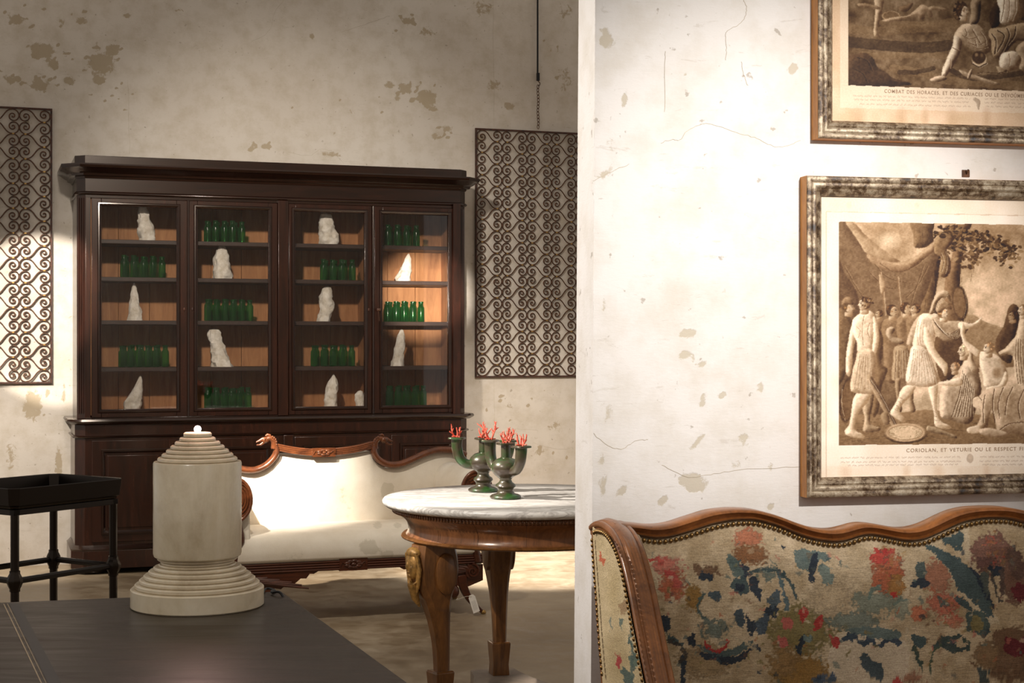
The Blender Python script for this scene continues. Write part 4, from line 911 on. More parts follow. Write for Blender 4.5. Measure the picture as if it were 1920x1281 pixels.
# ------------------------------------------------------------------ black tray table
Fl = Vector(((28-960)/453, 6.4)); Rl = Vector(((213-960)/423, 6.85)); th = math.atan2(Rl.y-Fl.y, Rl.x-Fl.x); LX = (Rl-Fl).length; LY = .39
t = thing('tray_table', 'black lacquered tray table on four turned legs left of stone lamp', 'table', (Fl.x, Fl.y, 0), th)
zk = EYE-445/453+.0; ztop = .612
for x in (0, LX):
    for y in (0, LY):
        q = MB().lathe([(.0, 0), (.017, 0), (.0175, .01), (.0175, zk-.045), (.0215, zk-.043), (.0215, zk-.032), (.026, zk-.024), (.033, zk-.006), (.033, zk+.006), (.026, zk+.024), (.0215, zk+.032), (.0215, zk+.043), (.0175, zk+.045), (.0175, ztop), (0, ztop)], (x, y, 0), 8); part('leg', q, 'black', t, smooth=30)
for a, b in (((0, 0), (LX, 0)), ((0, LY), (LX, LY)), ((0, 0), (0, LY)), ((LX, 0), (LX, LY))):
    part('stretcher', MB().tube([(*a, zk), (*b, zk)], .0135, 8), 'black', t, smooth=30)
    x0, x1 = sorted((a[0], b[0])); y0, y1 = sorted((a[1], b[1])); part('frame_rail', MB().box(x0-.015, x1+.015, y0-.015, y1+.015, ztop-.002, ztop+.022), 'black', t, bevel=.002)
def octo(m, cc): x0, x1, y0, y1 = -m, LX+m, -m, LY+m; return [(x0+cc, y0), (x1-cc, y0), (x1, y0+cc), (x1, y1-cc), (x1-cc, y1), (x0+cc, y1), (x0, y1-cc), (x0, y0+cc)]
zt0 = ztop+.022; q = MB(); lv = [(zt0, .012, .02), (zt0+.004, .02, .022), (zt0+.012, .024, .025), (zt0+.018, .034, .03), (zt0+.088, .042, .034), (zt0+.091, .040, .034), (zt0+.088, .034, .031), (zt0+.014, .026, .028)]
V = [(x, y, z) for z, m, c_ in lv for x, y in octo(m, c_)]
q.add(V, [(i*8+j, i*8+(j+1) % 8, (i+1)*8+(j+1) % 8, (i+1)*8+j) for i in range(len(lv)-1) for j in range(8)]+[tuple(reversed(range(8))), tuple((len(lv)-1)*8+j for j in range(8))])
part('tray', q, 'black', t, smooth=20)

# ------------------------------------------------------------------ engravings on the right wall
SEP_D, SEP_L, SEP_M = (88, 66, 46), (232, 216, 196), (172, 146, 118)
def project(p): return 960+FPX*p.x/p.y, HOR-(p.z-EYE)*FPX/p.y
def man(cv, parts_):
    for pts, rad, hi, lo in parts_: cv.limb(pts, rad, hi, lo)
LT, MD, DK = (236, 222, 204), (150, 122, 94), (84, 62, 42)
def hatch(cv, x0, y0, x1, y1, amt=9):
    cx0, cy0 = int(x0-cv.x0), int(y0-cv.y0); cx1, cy1 = int(x1-cv.x0), int(y1-cv.y0)
    cx0, cy0 = max(cx0, 0), max(cy0, 0)
    sub = cv.a[cy0:cy1, cx0:cx1]; Y, X = cv.Y[cy0:cy1, cx0:cx1], cv.X[cy0:cy1, cx0:cx1]
    n = vnoise(sub.shape[:2], 3, 5)*1.4+vnoise(sub.shape[:2], 11, 6)-1.2
    h = np.sin((X*.35+Y)*1.9)*.5; sub += ((n*1.5+h)*amt)[..., None]; sub *= 1
    cv.a[cy0:cy1, cx0:cx1] = sub
def blur(a, r):
    for ax in (0, 1):
        for _ in range(2):
            p = np.pad(a, [(r+1, r) if i == ax else (0, 0) for i in (0, 1)], 'edge'); c = np.cumsum(p, ax); n = 2*r+1
            a = (np.take(c, range(n, c.shape[ax]), ax)-np.take(c, range(0, c.shape[ax]-n), ax))/n
    return a
class Pic:
    """engraving painter: outlines given in an enlarged crop of the photograph; k = enlargement"""
    def __init__(s, cv, ox, oy, k): s.cv = cv; s.ox = ox; s.oy = oy; s.k = k
    def q(s, pts): return [(s.ox+x/s.k, s.oy+y/s.k) for x, y in pts]
    def body(s, pts, hi, lo, r=4, al=1., gain=2.6, sm=True):
        cv = s.cv; pts = s.q(pts)
        if sm: c = smooth_curve([(*p, 0) for p in pts[-1:]+pts+pts[:2]], 4)[4:-4]; pts = [(p.x, p.y) for p in c]
        m = blur(cv.mask(pts), 1)*.5+cv.mask(pts)*.5; b = blur(m, r); gy, gx = np.gradient(b)
        sh = np.clip(.60+gain*r*(gx*.85+gy*.5)*.55, 0, 1); edge = np.clip((m-b)*1.2, 0, 1); sh = sh-np.where(gx+gy < 0, edge*.35, -edge*.12)
        sh = np.clip(sh+(vnoise((cv.h, cv.w), 5, int(pts[0][0]))-.5)*.22, 0, 1)[..., None]
        col = np.array(lo)*(1-sh)+np.array(hi)*sh; m = (m*al)[..., None]; cv.a = cv.a*(1-m)+col*m
    def fold(s, pts, w=1.2, dark=(112, 86, 62), light=(226, 208, 184), al=.6):
        p = s.q(pts); s.cv.limb([(x+1.1*w, y) for x, y in p], [w]*len(p), light, light, al*.6); s.cv.limb(p, [w*.8]*len(p), dark, dark, al)
    def ell(s, x, y, rx, ry, c, al=1., rot=0, soft=.15): s.cv.ell(s.ox+x/s.k, s.oy+y/s.k, rx/s.k, ry/s.k, c, al, rot, soft)
    def head(s, x, y, r, d=1, hair=(98, 74, 52), skin=(228, 210, 186), veil=None):
        k = s.k; s.body([(x-.45*r, y+.5*r), (x+.45*r, y+.5*r), (x+.6*r, y+1.5*r), (x-.6*r, y+1.5*r)], skin, MD, 3)
        s.ell(x-d*.15*r, y-.12*r, r*.98, r*1.02, hair)
        s.body([(x+d*.1*r, y-.75*r), (x+d*.72*r, y-.5*r), (x+d*.78*r, y-.1*r), (x+d*1.02*r, y+.2*r), (x+d*.8*r, y+.32*r), (x+d*.78*r, y+.62*r), (x+d*.35*r, y+.98*r), (x-d*.3*r, y+.6*r), (x-d*.25*r, y)], skin, (150, 124, 98), 2)
        s.ell(x+d*.52*r, y-.12*r, r*.16, r*.09, (88, 66, 48), .9); s.ell(x+d*.62*r, y+.5*r, r*.2, r*.06, (110, 84, 62), .8); s.ell(x+d*.5*r, y-.32*r, r*.26, r*.06, (110, 84, 62), .7)
        rr = random.Random(int(x)); 
        for i in range(9): a = rr.uniform(0, 6.3); s.ell(x-d*.35*r+math.cos(a)*r*.5, y-.35*r+math.sin(a)*r*.5, r*.2, r*.12, tuple(min(255, v*1.45) for v in hair), .55, a)
SK, SM, SD = (236, 220, 198), (168, 142, 114), (106, 82, 60)
def grass(P_, x0, x1, y0, y1, n, c=((166, 142, 112), (96, 74, 52))):
    r = random.Random(int(x0+n))
    for i in range(n): x, y = r.uniform(x0, x1), r.uniform(y0, y1); P_.fold([(x, y), (x+r.uniform(20, 70), y+r.uniform(-8, 8))], .6, c[1], c[0], .4)
def picture_lower():
    cv = Canvas(1525, 360, 1930, 910, (228, 210, 190), .35, 11)
    n = vnoise((cv.h, cv.w), 60, 3)+.5*vnoise((cv.h, cv.w), 22, 4)-.75
    cv.a += (n*16)[..., None]*np.array([1, 1.15, 1.4])
    cv.a[(cv.X > 1549) & (cv.Y > 397+(cv.X-1549)*.02) & (cv.Y < 874)] += np.array([3, 5, 7])
    for x, w_ in ((1585, 16), (1700, 10), (1760, 14), (1850, 8)): cv.ell(x, 885, w_, 22, (206, 176, 142), .45, soft=.8)
    for x, y in ((1720, 385), (1592, 385), (1800, 884), (1880, 882)): cv.ell(x, y, 6, 8, (206, 184, 158), .4, soft=.6)
    cv.blend(((abs(cv.Y-(397+(cv.X-1549)*.02)) < .7) & (cv.X > 1549)).astype(float), (196, 170, 140), .6)
    cv.blend(((abs(cv.X-1549) < .7) & (cv.Y > 397)).astype(float), (196, 170, 140), .6)
    full = cv.a.copy(); P = Pic(cv, 1389, 420, 2.904)
    g = np.clip((cv.Y-420)/300, 0, 1)[..., None]; cv.a = np.array((188, 162, 134))*(1-g)+np.array((206, 184, 158))*g
    cl = vnoise((cv.h, cv.w), 40, 9)*.6+vnoise((cv.h, cv.w), 14, 19)*.4; cv.a += ((cl-.5)*70)[..., None]
    P.ell(800, 90, 90, 60, (224, 204, 178), .7, soft=1); P.ell(1300, 330, 130, 60, (222, 202, 176), .6, soft=1); P.ell(1380, 180, 90, 60, (168, 142, 114), .5, soft=1)
    # mountains, trees
    P.body([(1190, 530), (1250, 492), (1300, 515), (1360, 545), (1440, 560), (1560, 540), (1560, 760), (1190, 760)], (176, 152, 124), (138, 112, 86), 8)
    P.body([(925, -20), (1048, -20), (1044, 40), (1040, 110), (950, 130), (940, 60)], (160, 134, 106), (92, 70, 50), 8)
    P.body([(1190, -20), (1262, -20), (1222, 90), (1200, 220), (1192, 360), (1215, 560), (1110, 560), (1112, 300), (1150, 180), (1160, 80)], (160, 132, 104), (88, 66, 46), 8)
    P.body([(1005, 160), (1085, 150), (1078, 280), (1062, 400), (1080, 560), (960, 560), (990, 400), (1012, 280)], (150, 124, 96), (84, 62, 44), 7)
    r = random.Random(4)
    for x0, n_, sg in ((1020, 26, .8), (1230, 20, 1)):
        for i in range(n_): x = x0+r.uniform(-40, 40); y = r.uniform(10, 540); P.fold([(x, y), (x+r.uniform(-5, 5), y+40)], .5, (84, 62, 44), (168, 142, 112), .4)
    for i in range(420):
        t = r.random(); x = 1090+t*400+r.gauss(0, 26); y = 10+t*120+abs(r.gauss(0, 1))*(70-20*t)-30*math.sin(t*3); c = r.choice([(92, 70, 48), (112, 88, 62), (140, 114, 86), (164, 138, 108), (80, 60, 42)])
        P.ell(x, y, r.uniform(9, 20), r.uniform(5, 10), c, .85, r.uniform(-.9, .9))
    for i in range(40): x = r.uniform(1200, 1300); P.ell(x, r.uniform(150, 240), 14, 8, r.choice([(104, 80, 56), (146, 120, 92)]), .85, r.random())
    # tent cloth
    P.body([(500, -20), (580, -10), (640, 90), (690, 165), (770, 200), (860, 210), (930, 190), (1000, 140), (1060, 90), (1080, 160), (1050, 260), (1010, 380), (960, 520), (940, 900), (500, 1100)], (156, 132, 106), (116, 92, 70), 10)
    P.body([(500, 120), (560, 260), (640, 400), (640, 700), (600, 1000), (500, 1000)], (132, 108, 84), (104, 80, 60), 10, .7)
    P.body([(565, -20), (612, -10), (680, 60), (760, 130), (850, 190), (868, 206), (780, 206), (690, 165), (630, 80)], (196, 172, 144), (136, 110, 84), 5)
    P.body([(690, 165), (780, 200), (860, 212), (930, 190), (1010, 130), (1062, 92), (1070, 130), (1000, 190), (920, 250), (840, 262), (760, 240), (700, 200)], (190, 164, 136), (124, 98, 74), 5)
    for p in ([(730, 220), (800, 290), (900, 320), (960, 318)], [(760, 215), (840, 262), (930, 240), (1010, 180)], [(900, 400), (960, 340), (1020, 230)], [(560, 220), (620, 330), (680, 420)], [(700, 260), (780, 340), (860, 350)], [(1000, 220), (960, 330), (930, 430)]): P.fold(p, 1.1, (110, 86, 62), (178, 152, 124), .6)
    P.body([(1050, 120), (1070, 70), (1100, 50), (1150, 70), (1150, 110), (1120, 140), (1144, 200), (1136, 270), (1100, 292), (1078, 260), (1096, 190), (1060, 160)], (176, 150, 120), (96, 72, 52), 4)
    P.ell(1098, 66, 20, 14, (98, 76, 54)); P.fold([(1110, 150), (1124, 200), (1110, 270)], 1.2); P.fold([(1090, 160), (1104, 210), (1092, 260)], 1)
    P.ell(1196, 430, 44, 100, (92, 70, 50), 1, -.1); P.ell(1190, 430, 36, 90, (138, 112, 86), 1, -.1); P.fold([(1215, 350), (1226, 430), (1212, 510)], .8)
    # ground
    P.body([(480, 1030), (760, 1040), (1000, 1010), (1300, 1040), (1600, 1000), (1600, 1300), (480, 1300)], (160, 134, 106), (124, 100, 74), 12, sm=False); grass(P, 540, 1540, 1060, 1190, 70)
    # lances and soldiers in the rear
    for x, y, t in ((760, 265, 1), (850, 290, 0)):
        P.fold([(x, y), (x+14, y+120), (x+22, y+230)], 1.7, (150, 124, 98), (206, 182, 154), .9)
        if t: P.body([(752, 270), (780, 300), (786, 350), (770, 385), (756, 340)], (206, 182, 154), (138, 112, 86), 2)
    P.body([(528, 480), (590, 500), (606, 560), (590, 700), (570, 820), (520, 860)], (158, 132, 104), (98, 76, 54), 5); P.head(588, 455, 33, 1, (120, 96, 70), (206, 184, 158)); P.body([(548, 440), (560, 405), (592, 398), (612, 420), (612, 440), (580, 440)], (170, 144, 116), (98, 74, 52), 3)
    for x, y, r_ in ((752, 490, 22), (826, 475, 34), (902, 462, 32), (950, 465, 28)):
        P.body([(x-1.7*r_, y+2*r_), (x-.4*r_, y+1.1*r_), (x+.6*r_, y+1.1*r_), (x+1.6*r_, y+2.2*r_), (x+1.5*r_, y+6*r_), (x+r_, y+11*r_), (x-r_, y+11*r_), (x-1.5*r_, y+6*r_)], (164, 138, 110), (106, 82, 60), 6); P.head(x, y, r_, 1 if r_ > 30 else -1, (104, 80, 58), (206, 184, 156))
    P.body([(838, 670), (906, 672), (926, 760), (916, 852), (826, 850), (830, 750)], (188, 164, 136), (118, 94, 70), 5)
    for i in range(5): P.fold([(846+i*14, 690), (840+i*19, 840)], .8)
    P.body([(790, 580), (820, 560), (840, 575), (826, 610), (880, 630), (884, 650), (850, 655), (800, 620)], (206, 184, 158), SD, 3); P.body([(840, 850), (870, 850), (866, 940), (880, 1010), (860, 1020), (846, 940)], (190, 166, 138), SD, 3); P.body([(900, 850), (940, 860), (940, 960), (952, 1015), (925, 1025), (915, 950)], (186, 162, 134), SD, 3)
    P.body([(700, 600), (740, 560), (775, 620), (765, 760), (800, 790), (770, 880), (745, 1030), (715, 1030), (728, 800)], (156, 130, 102), (104, 80, 58), 5)
    # man seen from behind
    P.ell(582, 960, 46, 130, (88, 66, 46), 1, .12); P.ell(582, 960, 40, 122, (130, 104, 78), 1, .12); P.fold([(548, 900), (546, 990), (566, 1070)], .9, al=.8)
    P.body([(690, 925), (724, 925), (716, 1000), (704, 1060), (716, 1095), (760, 1110), (756, 1126), (700, 1136), (666, 1126), (674, 1060), (662, 990)], (214, 192, 164), SD, 4)
    P.body([(640, 916), (702, 924), (690, 975), (646, 1020), (624, 1080), (620, 1120), (670, 1150), (666, 1166), (600, 1160), (566, 1132), (590, 1090), (600, 1020), (612, 960)], SK, SM, 5)
    P.body([(622, 512), (600, 560), (584, 640), (574, 720), (572, 800), (588, 832), (602, 800), (608, 720), (624, 640), (640, 570)], SK, SM, 4)
    P.body([(655, 482), (692, 470), (726, 492), (738, 560), (722, 640), (716, 700), (640, 700), (632, 640), (612, 600), (606, 530)], SK, SM, 6)
    P.fold([(672, 500), (662, 580), (668, 660)], .9, (160, 134, 108), SK, .7); P.fold([(630, 560), (650, 580), (640, 620)], .9, (176, 150, 124), SK, .7); P.fold([(700, 540), (690, 590), (706, 630)], .9, (150, 124, 98), SK, .7)
    P.body([(722, 500), (746, 560), (750, 650), (722, 740), (712, 800), (690, 812), (686, 760), (714, 690), (722, 600)], SK, SM, 4)
    P.body([(640, 690), (716, 686), (738, 760), (726, 830), (730, 920), (690, 926), (600, 910), (604, 820), (626, 740)], (222, 202, 176), (148, 122, 96), 5)
    for i in range(6): P.fold([(650+i*11, 710), (636+i*14, 800), (620+i*19, 900)], .7, (140, 114, 88), (236, 220, 198), .6)
    P.head(672, 436, 36, -1, (116, 90, 66)); rr = random.Random(5)
    for i in range(34): a = rr.uniform(0, 6.3); d = rr.uniform(6, 36); P.ell(686+d*math.cos(a), 424+d*.85*math.sin(a), 8, 6, rr.choice([(92, 68, 48), (134, 108, 80), (186, 160, 130)]), .75, a)
    P.body([(688, 838), (712, 828), (770, 930), (858, 1112), (842, 1132), (740, 950)], (196, 172, 144), (92, 68, 48), 3); P.fold([(706, 850), (780, 970), (846, 1110)], .8, (92, 70, 50), (232, 214, 190), .8); P.body([(768, 1030), (800, 1034), (812, 1080), (790, 1096), (768, 1070)], (180, 156, 128), (110, 86, 64), 3)
    # shield and dagger on the ground
    P.ell(898, 1144, 122, 56, (88, 66, 46)); P.ell(896, 1136, 120, 55, (196, 170, 142)); P.ell(896, 1136, 100, 44, (140, 114, 88)); P.ell(896, 1136, 96, 41, (206, 184, 156)); rr = random.Random(2)
    for i in range(26): a = rr.uniform(0, 6.3); P.fold([(896+60*math.cos(a), 1136+24*math.sin(a)), (896+84*math.cos(a+.3), 1136+34*math.sin(a+.3))], .6, (150, 124, 96), (228, 210, 184), .6)
    P.body([(1012, 1108), (1030, 1098), (1110, 1128), (1172, 1154), (1168, 1168), (1110, 1150), (1020, 1130)], (206, 184, 156), (92, 70, 50), 2)
    # striding commander
    P.body([(1060, 620), (1200, 600), (1230, 700), (1180, 800), (1110, 880), (1070, 800)], (128, 102, 76), (84, 62, 44), 6)
    P.body([(900, 878), (952, 884), (924, 940), (884, 980), (862, 1020), (898, 1064), (882, 1078), (840, 1056), (816, 1026), (850, 960), (870, 910)], SK, SM, 4)
    P.body([(1022, 884), (1074, 878), (1068, 960), (1072, 1040), (1092, 1075), (1140, 1100), (1136, 1116), (1084, 1112), (1056, 1090), (1048, 1020), (1034, 960)], SK, SM, 4)
    for i in range(4): P.fold([(1052, 1000+i*22), (1070, 1008+i*22)], .6, (140, 112, 86), SK, .7); P.fold([(838+i*8, 1010-i*22), (858+i*8, 1018-i*22)], .6, (140, 112, 86), SK, .7)
    P.body([(976, 498), (930, 560), (902, 650), (944, 662), (980, 600)], (206, 184, 158), (128, 102, 78), 4)
    P.body([(972, 500), (1030, 488), (1084, 500), (1070, 560), (1052, 640), (1012, 682), (938, 664), (950, 590)], SK, (160, 134, 108), 6)
    for i in range(5): P.fold([(968+i*16, 530+i*4), (960+i*16, 600), (970+i*12, 660)], .8, (170, 144, 118), (244, 232, 214), .6)
    P.body([(1040, 508), (1104, 528), (1200, 530), (1250, 540), (1230, 590), (1180, 632), (1120, 640), (1066, 604)], (208, 186, 160), (104, 80, 58), 5)
    for i in range(5): P.fold([(1046+i*7, 520+i*10), (1090+i*10, 580+i*9), (1150+i*6, 596+i*6), (1214-i*4, 552+i*8)], 1, (104, 80, 58), (236, 220, 196), .7)
    P.body([(1190, 536), (1260, 542), (1296, 516), (1316, 508), (1300, 540), (1240, 572), (1190, 574)], SK, SM, 3)
    P.body([(936, 664), (1012, 688), (1060, 790), (1082, 860), (1020, 888), (950, 882), (898, 856), (910, 760)], (238, 224, 204), (158, 132, 106), 6)
    for i in range(9): P.fold([(944+i*9, 680+i), (934+i*13, 770), (914+i*19, 856+i%3*8)], .7, (156, 130, 104), (246, 236, 220), .6)
    P.body([(1000, 560), (1034, 600), (1064, 690), (1112, 750), (1130, 780), (1112, 828), (1094, 792), (1068, 760), (1026, 700), (998, 640)], SK, SM, 4)
    P.head(1104, 486, 32, 1, (150, 122, 94)); P.body([(1062, 470), (1072, 432), (1104, 416), (1134, 434), (1150, 464), (1110, 462), (1084, 486)], (206, 182, 154), (110, 84, 60), 3)
    P.body([(1026, 490), (1044, 420), (1070, 376), (1104, 362), (1138, 380), (1146, 430), (1120, 402), (1086, 410), (1060, 450), (1048, 486)], (216, 194, 168), (104, 80, 56), 4)
    for i in range(8): P.fold([(1046+i*11, 480-i*12), (1058+i*10, 440-i*8)], .6, (110, 86, 62), (232, 214, 190), .6)
    # women
    P.body([(1446, 500), (1462, 450), (1492, 438), (1518, 470), (1508, 560), (1486, 640), (1470, 760), (1390, 700), (1392, 620), (1430, 560)], (128, 102, 78), (76, 56, 40), 5); P.head(1480, 500, 26, -1, (84, 62, 44), (186, 160, 132))
    P.body([(1500, 600), (1530, 480), (1600, 440), (1600, 920), (1500, 860), (1480, 720), (1420, 716), (1402, 700), (1440, 676), (1470, 640)], (224, 204, 178), (120, 94, 70), 6)
    for i in range(7): P.fold([(1500+i*12, 630), (1496+i*14, 740), (1510+i*14, 870)], 1, al=.6)
    P.head(1536, 470, 30, -1, (150, 124, 96))
    P.body([(1090, 900), (1130, 862), (1190, 842), (1206, 770), (1250, 720), (1290, 800), (1312, 900), (1282, 1000), (1244, 1090), (1150, 1070), (1086, 1044)], (226, 206, 182), (104, 80, 58), 7)
    for i in range(8): P.fold([(1210+i*8, 800+i*14), (1190+i*10, 920+i*8), (1150+i*16, 1050)], 1.1, (100, 76, 54), (236, 220, 196), .65)
    P.body([(1196, 840), (1140, 850), (1090, 858), (1076, 870), (1130, 884), (1200, 880)], SK, SM, 3)
    P.head(1214, 690, 34, -1, (200, 176, 148)); P.body([(1202, 655), (1236, 642), (1262, 676), (1266, 740), (1300, 800), (1262, 810), (1236, 760), (1244, 700), (1226, 670)], (222, 202, 176), (116, 90, 66), 4)
    P.head(1166, 780, 26, -1, (140, 112, 86), (206, 182, 156))
    P.body([(1302, 700), (1344, 700), (1404, 722), (1446, 790), (1452, 862), (1400, 892), (1330, 890), (1318, 820), (1300, 760)], SK, (150, 124, 98), 6)
    P.body([(1198, 560), (1216, 578), (1232, 640), (1302, 692), (1284, 724), (1222, 664), (1196, 604)], SK, SM, 3); P.body([(1194, 566), (1206, 536), (1222, 556), (1222, 590)], SK, SM, 2)
    P.ell(1396, 812, 34, 40, (150, 122, 94), .7, soft=.6); P.body([(1440, 800), (1456, 850), (1420, 900), (1350, 912), (1340, 890), (1410, 870)], SK, SM, 3)
    P.head(1350, 676, 32, -1, (150, 122, 94)); 
    P.body([(1290, 950), (1340, 902), (1420, 886), (1500, 884), (1600, 930), (1600, 1150), (1480, 1142), (1400, 1130), (1384, 1060), (1372, 1000), (1352, 1060), (1334, 1132), (1262, 1134), (1308, 1050), (1300, 990)], (216, 194, 168), (118, 92, 68), 9)
    for p in ([(1380, 900), (1370, 990), (1384, 1080)], [(1430, 892), (1400, 980), (1410, 1060)], [(1480, 890), (1450, 960), (1440, 1040)], [(1540, 900), (1510, 980), (1520, 1060)], [(1400, 1130), (1460, 1090), (1540, 1080)], [(1330, 930), (1320, 1000), (1322, 1080)]): P.fold(p, 1.3, (110, 84, 62), (236, 218, 194), .7)
    P.ell(1286, 972, 28, 36, (216, 196, 170)); P.fold([(1262, 950), (1290, 938), (1312, 960)], 1.2); P.body([(1236, 1112), (1290, 1098), (1310, 1120), (1290, 1140), (1240, 1136)], SK, SM, 2); P.body([(1300, 1120), (1360, 1112), (1420, 1126), (1460, 1150), (1380, 1160), (1310, 1146)], (226, 206, 182), (130, 104, 80), 3)
    hatch(cv, 1525, 360, 1930, 910, 8); cv.a = (cv.a-150)*1.3+128
    pic = cv.a.copy(); m = ((cv.X > 1573) & (cv.Y > 416+(cv.X-1573)*.016) & (cv.Y < 835-(cv.X-1573)*.010))
    cv.a = np.where(m[..., None], pic, full); script(cv, ((858, 1576, 1800), (866, 1576, 1802), (872, 1590, 1796), (858, 1838, 1926), (866, 1836, 1926), (873, 1842, 1926)), -.008)
    cv.ell(1819, 860, 7, 9, (176, 152, 126), .7); cv.ell(1819, 858, 4, 5, (204, 182, 156), .7)
    return cv
def script(cv, rows, sl):
    """rows of fine engraved script, too small to read"""
    rr = random.Random(8)
    for y0, a, b in rows:
        x = a
        while x < b:
            L = rr.uniform(4, 13); ph = rr.uniform(0, 6)
            cv.blend(np.clip(1.1-abs(cv.Y-y0-(cv.X-1700)*sl+.9*np.sin(cv.X*2.3+ph)+.5*np.sin(cv.X*.9)), 0, 1)*((cv.X > x) & (cv.X < min(x+L, b))), (150, 124, 98), .6); x += L+rr.uniform(2, 3.5)
def picture_upper():
    cv = Canvas(1545, -20, 1930, 245, (212, 184, 150), .35, 21)
    n = vnoise((cv.h, cv.w), 50, 3)+.5*vnoise((cv.h, cv.w), 16, 4)-.75
    cv.a += (n*22)[..., None]*np.array([1, 1.2, 1.5]); sheet = (cv.X > 1575) & (cv.Y < 202+(cv.X-1575)*.03); cv.a[sheet] = cv.a[sheet]*.35+np.array((222, 204, 182))*.65
    for x, w_ in ((1610, 20), (1690, 14), (1735, 10), (1785, 16), (1850, 12)): cv.ell(x, 222, w_, 26, (176, 138, 100), .45, soft=.9)
    full = cv.a.copy(); P = Pic(cv, 1480, 0, 4.364)
    cv.a = np.ones_like(cv.a)*np.array((122, 100, 76))+((vnoise((cv.h, cv.w), 26, 9)-.5)*44+(vnoise((cv.h, cv.w), 8, 19)-.5)*26)[..., None]
    for p, w_ in (([(480, 230), (700, 260), (1000, 230), (1400, 220)], 40), ([(760, 190), (1100, 200), (1360, 170)], 26), ([(600, 450), (800, 460), (1100, 440), (1300, 470)], 30), ([(850, 560), (1100, 600), (1300, 660), (1900, 700)], 34)): cv.limb(P.q(p), [w_/4.364]*len(p), (150, 126, 98), (134, 110, 84), .6)
    for p, w_ in (([(480, 340), (760, 370), (1100, 390), (1300, 370)], 44), ([(900, 590), (1040, 590), (1180, 560)], 18), ([(1300, 560), (1500, 640), (1900, 600)], 22)): cv.limb(P.q(p), [w_/4.364]*len(p), (92, 72, 52), (76, 58, 40), .7)
    grass(P, 500, 1900, 180, 700, 150)
    P.body([(470, 480), (540, 442), (620, 432), (682, 470), (724, 552), (790, 590), (850, 640), (970, 672), (960, 700), (470, 700)], (112, 88, 66), (62, 46, 32), 7); P.fold([(560, 470), (640, 500), (680, 580)], 1.2, (60, 44, 30), (120, 96, 72), .6); P.fold([(520, 560), (600, 600), (640, 680)], 1.2, (60, 44, 30), (112, 90, 66), .6)
    P.body([(696, -20), (772, -20), (764, 70), (734, 180), (722, 262), (750, 300), (700, 302), (690, 250), (700, 130), (700, 50)], (206, 184, 156), SD, 4); P.body([(560, 30), (640, 30), (740, 60), (730, 80), (640, 62), (570, 50)], (180, 156, 128), SD, 3)
    P.ell(832, 132, 80, 44, (178, 152, 122)); P.ell(832, 130, 70, 36, (128, 104, 78)); P.fold([(780, 100), (830, 92), (890, 110)], .8)
    P.body([(750, 168), (860, 140), (960, 128), (1020, 90), (1080, 40), (1140, 60), (1176, 120), (1150, 140), (1112, 92), (1108, 150), (1070, 158), (1040, 126), (960, 150), (860, 176)], (204, 180, 152), SD, 5); P.body([(1140, 60), (1200, 50), (1290, 78), (1280, 92), (1200, 84), (1150, 84)], (188, 164, 136), SD, 3)
    P.body([(900, 60), (960, 40), (1010, 20), (1000, 60), (960, 96), (910, 92)], (150, 124, 98), (92, 70, 50), 4)
    # kneeling fighter
    P.body([(1636, 130), (1700, 10), (1730, 90), (1716, 200), (1660, 240)], (96, 74, 54), (58, 42, 30), 6)
    P.body([(1640, 240), (1740, 226), (1850, 196), (1960, 200), (1960, 330), (1860, 336), (1800, 400), (1720, 480), (1676, 470), (1640, 340)], (196, 172, 142), (86, 64, 46), 8)
    for p in ([(1700, 250), (1760, 300), (1700, 420)], [(1780, 230), (1800, 300), (1740, 430)], [(1660, 280), (1690, 340), (1680, 440)], [(1850, 220), (1840, 290), (1790, 370)]): P.fold(p, 1.5, (80, 60, 42), (222, 202, 176), .75)
    P.body([(1738, 442), (1800, 420), (1872, 430), (1904, 484), (1864, 560), (1780, 582), (1730, 562), (1716, 500)], (240, 226, 206), (120, 94, 70), 7); P.fold([(1796, 440), (1806, 490), (1800, 540)], 1, (160, 134, 106), SK, .7); P.body([(1850, 400), (1960, 330), (1960, 560), (1880, 560), (1900, 480)], (206, 184, 156), (92, 70, 50), 6)
    P.body([(1690, 545), (1740, 555), (1784, 575), (1760, 608), (1720, 600)], (206, 184, 156), DK, 3)
    P.body([(1402, 212), (1470, 190), (1544, 200), (1604, 262), (1652, 330), (1644, 424), (1562, 436), (1482, 396), (1410, 352), (1348, 342), (1350, 280)], (222, 202, 176), (100, 76, 54), 8)
    for p in ([(1420, 290), (1480, 320), (1540, 300)], [(1500, 240), (1530, 300), (1560, 350)], [(1470, 350), (1540, 370), (1600, 350)], [(1560, 260), (1600, 310), (1610, 370)], [(1440, 240), (1456, 280), (1440, 300)], [(1500, 380), (1560, 400), (1620, 390)], [(1520, 330), (1530, 380)]): P.fold(p, 1.2, (112, 86, 62), (238, 222, 200), .65)
    P.body([(1350, 290), (1412, 330), (1400, 420), (1352, 520), (1292, 612), (1250, 632), (1254, 570), (1290, 470), (1334, 372)], SK, (96, 72, 52), 5); P.fold([(1334, 390), (1384, 410)], 1.2); P.fold([(1320, 480), (1316, 560)], .9, (140, 114, 88), SK, .6)
    P.body([(1250, 618), (1288, 640), (1240, 666), (1192, 674), (1150, 652), (1180, 634)], (222, 200, 174), DK, 3)
    P.body([(1488, 10), (1562, 0), (1564, 90), (1544, 184), (1478, 196), (1488, 100)], (196, 172, 144), (66, 48, 34), 5)
    P.ell(1400, 90, 64, 84, (84, 62, 44), 1, .25); P.head(1424, 92, 52, 1, (90, 68, 48)); rr = random.Random(5)
    for i in range(30): a = rr.uniform(1.6, 5.2); P.ell(1394+44*math.cos(a), 84+70*math.sin(a), 12, 8, rr.choice([(66, 48, 34), (122, 96, 70), (150, 124, 96)]), .7, a)
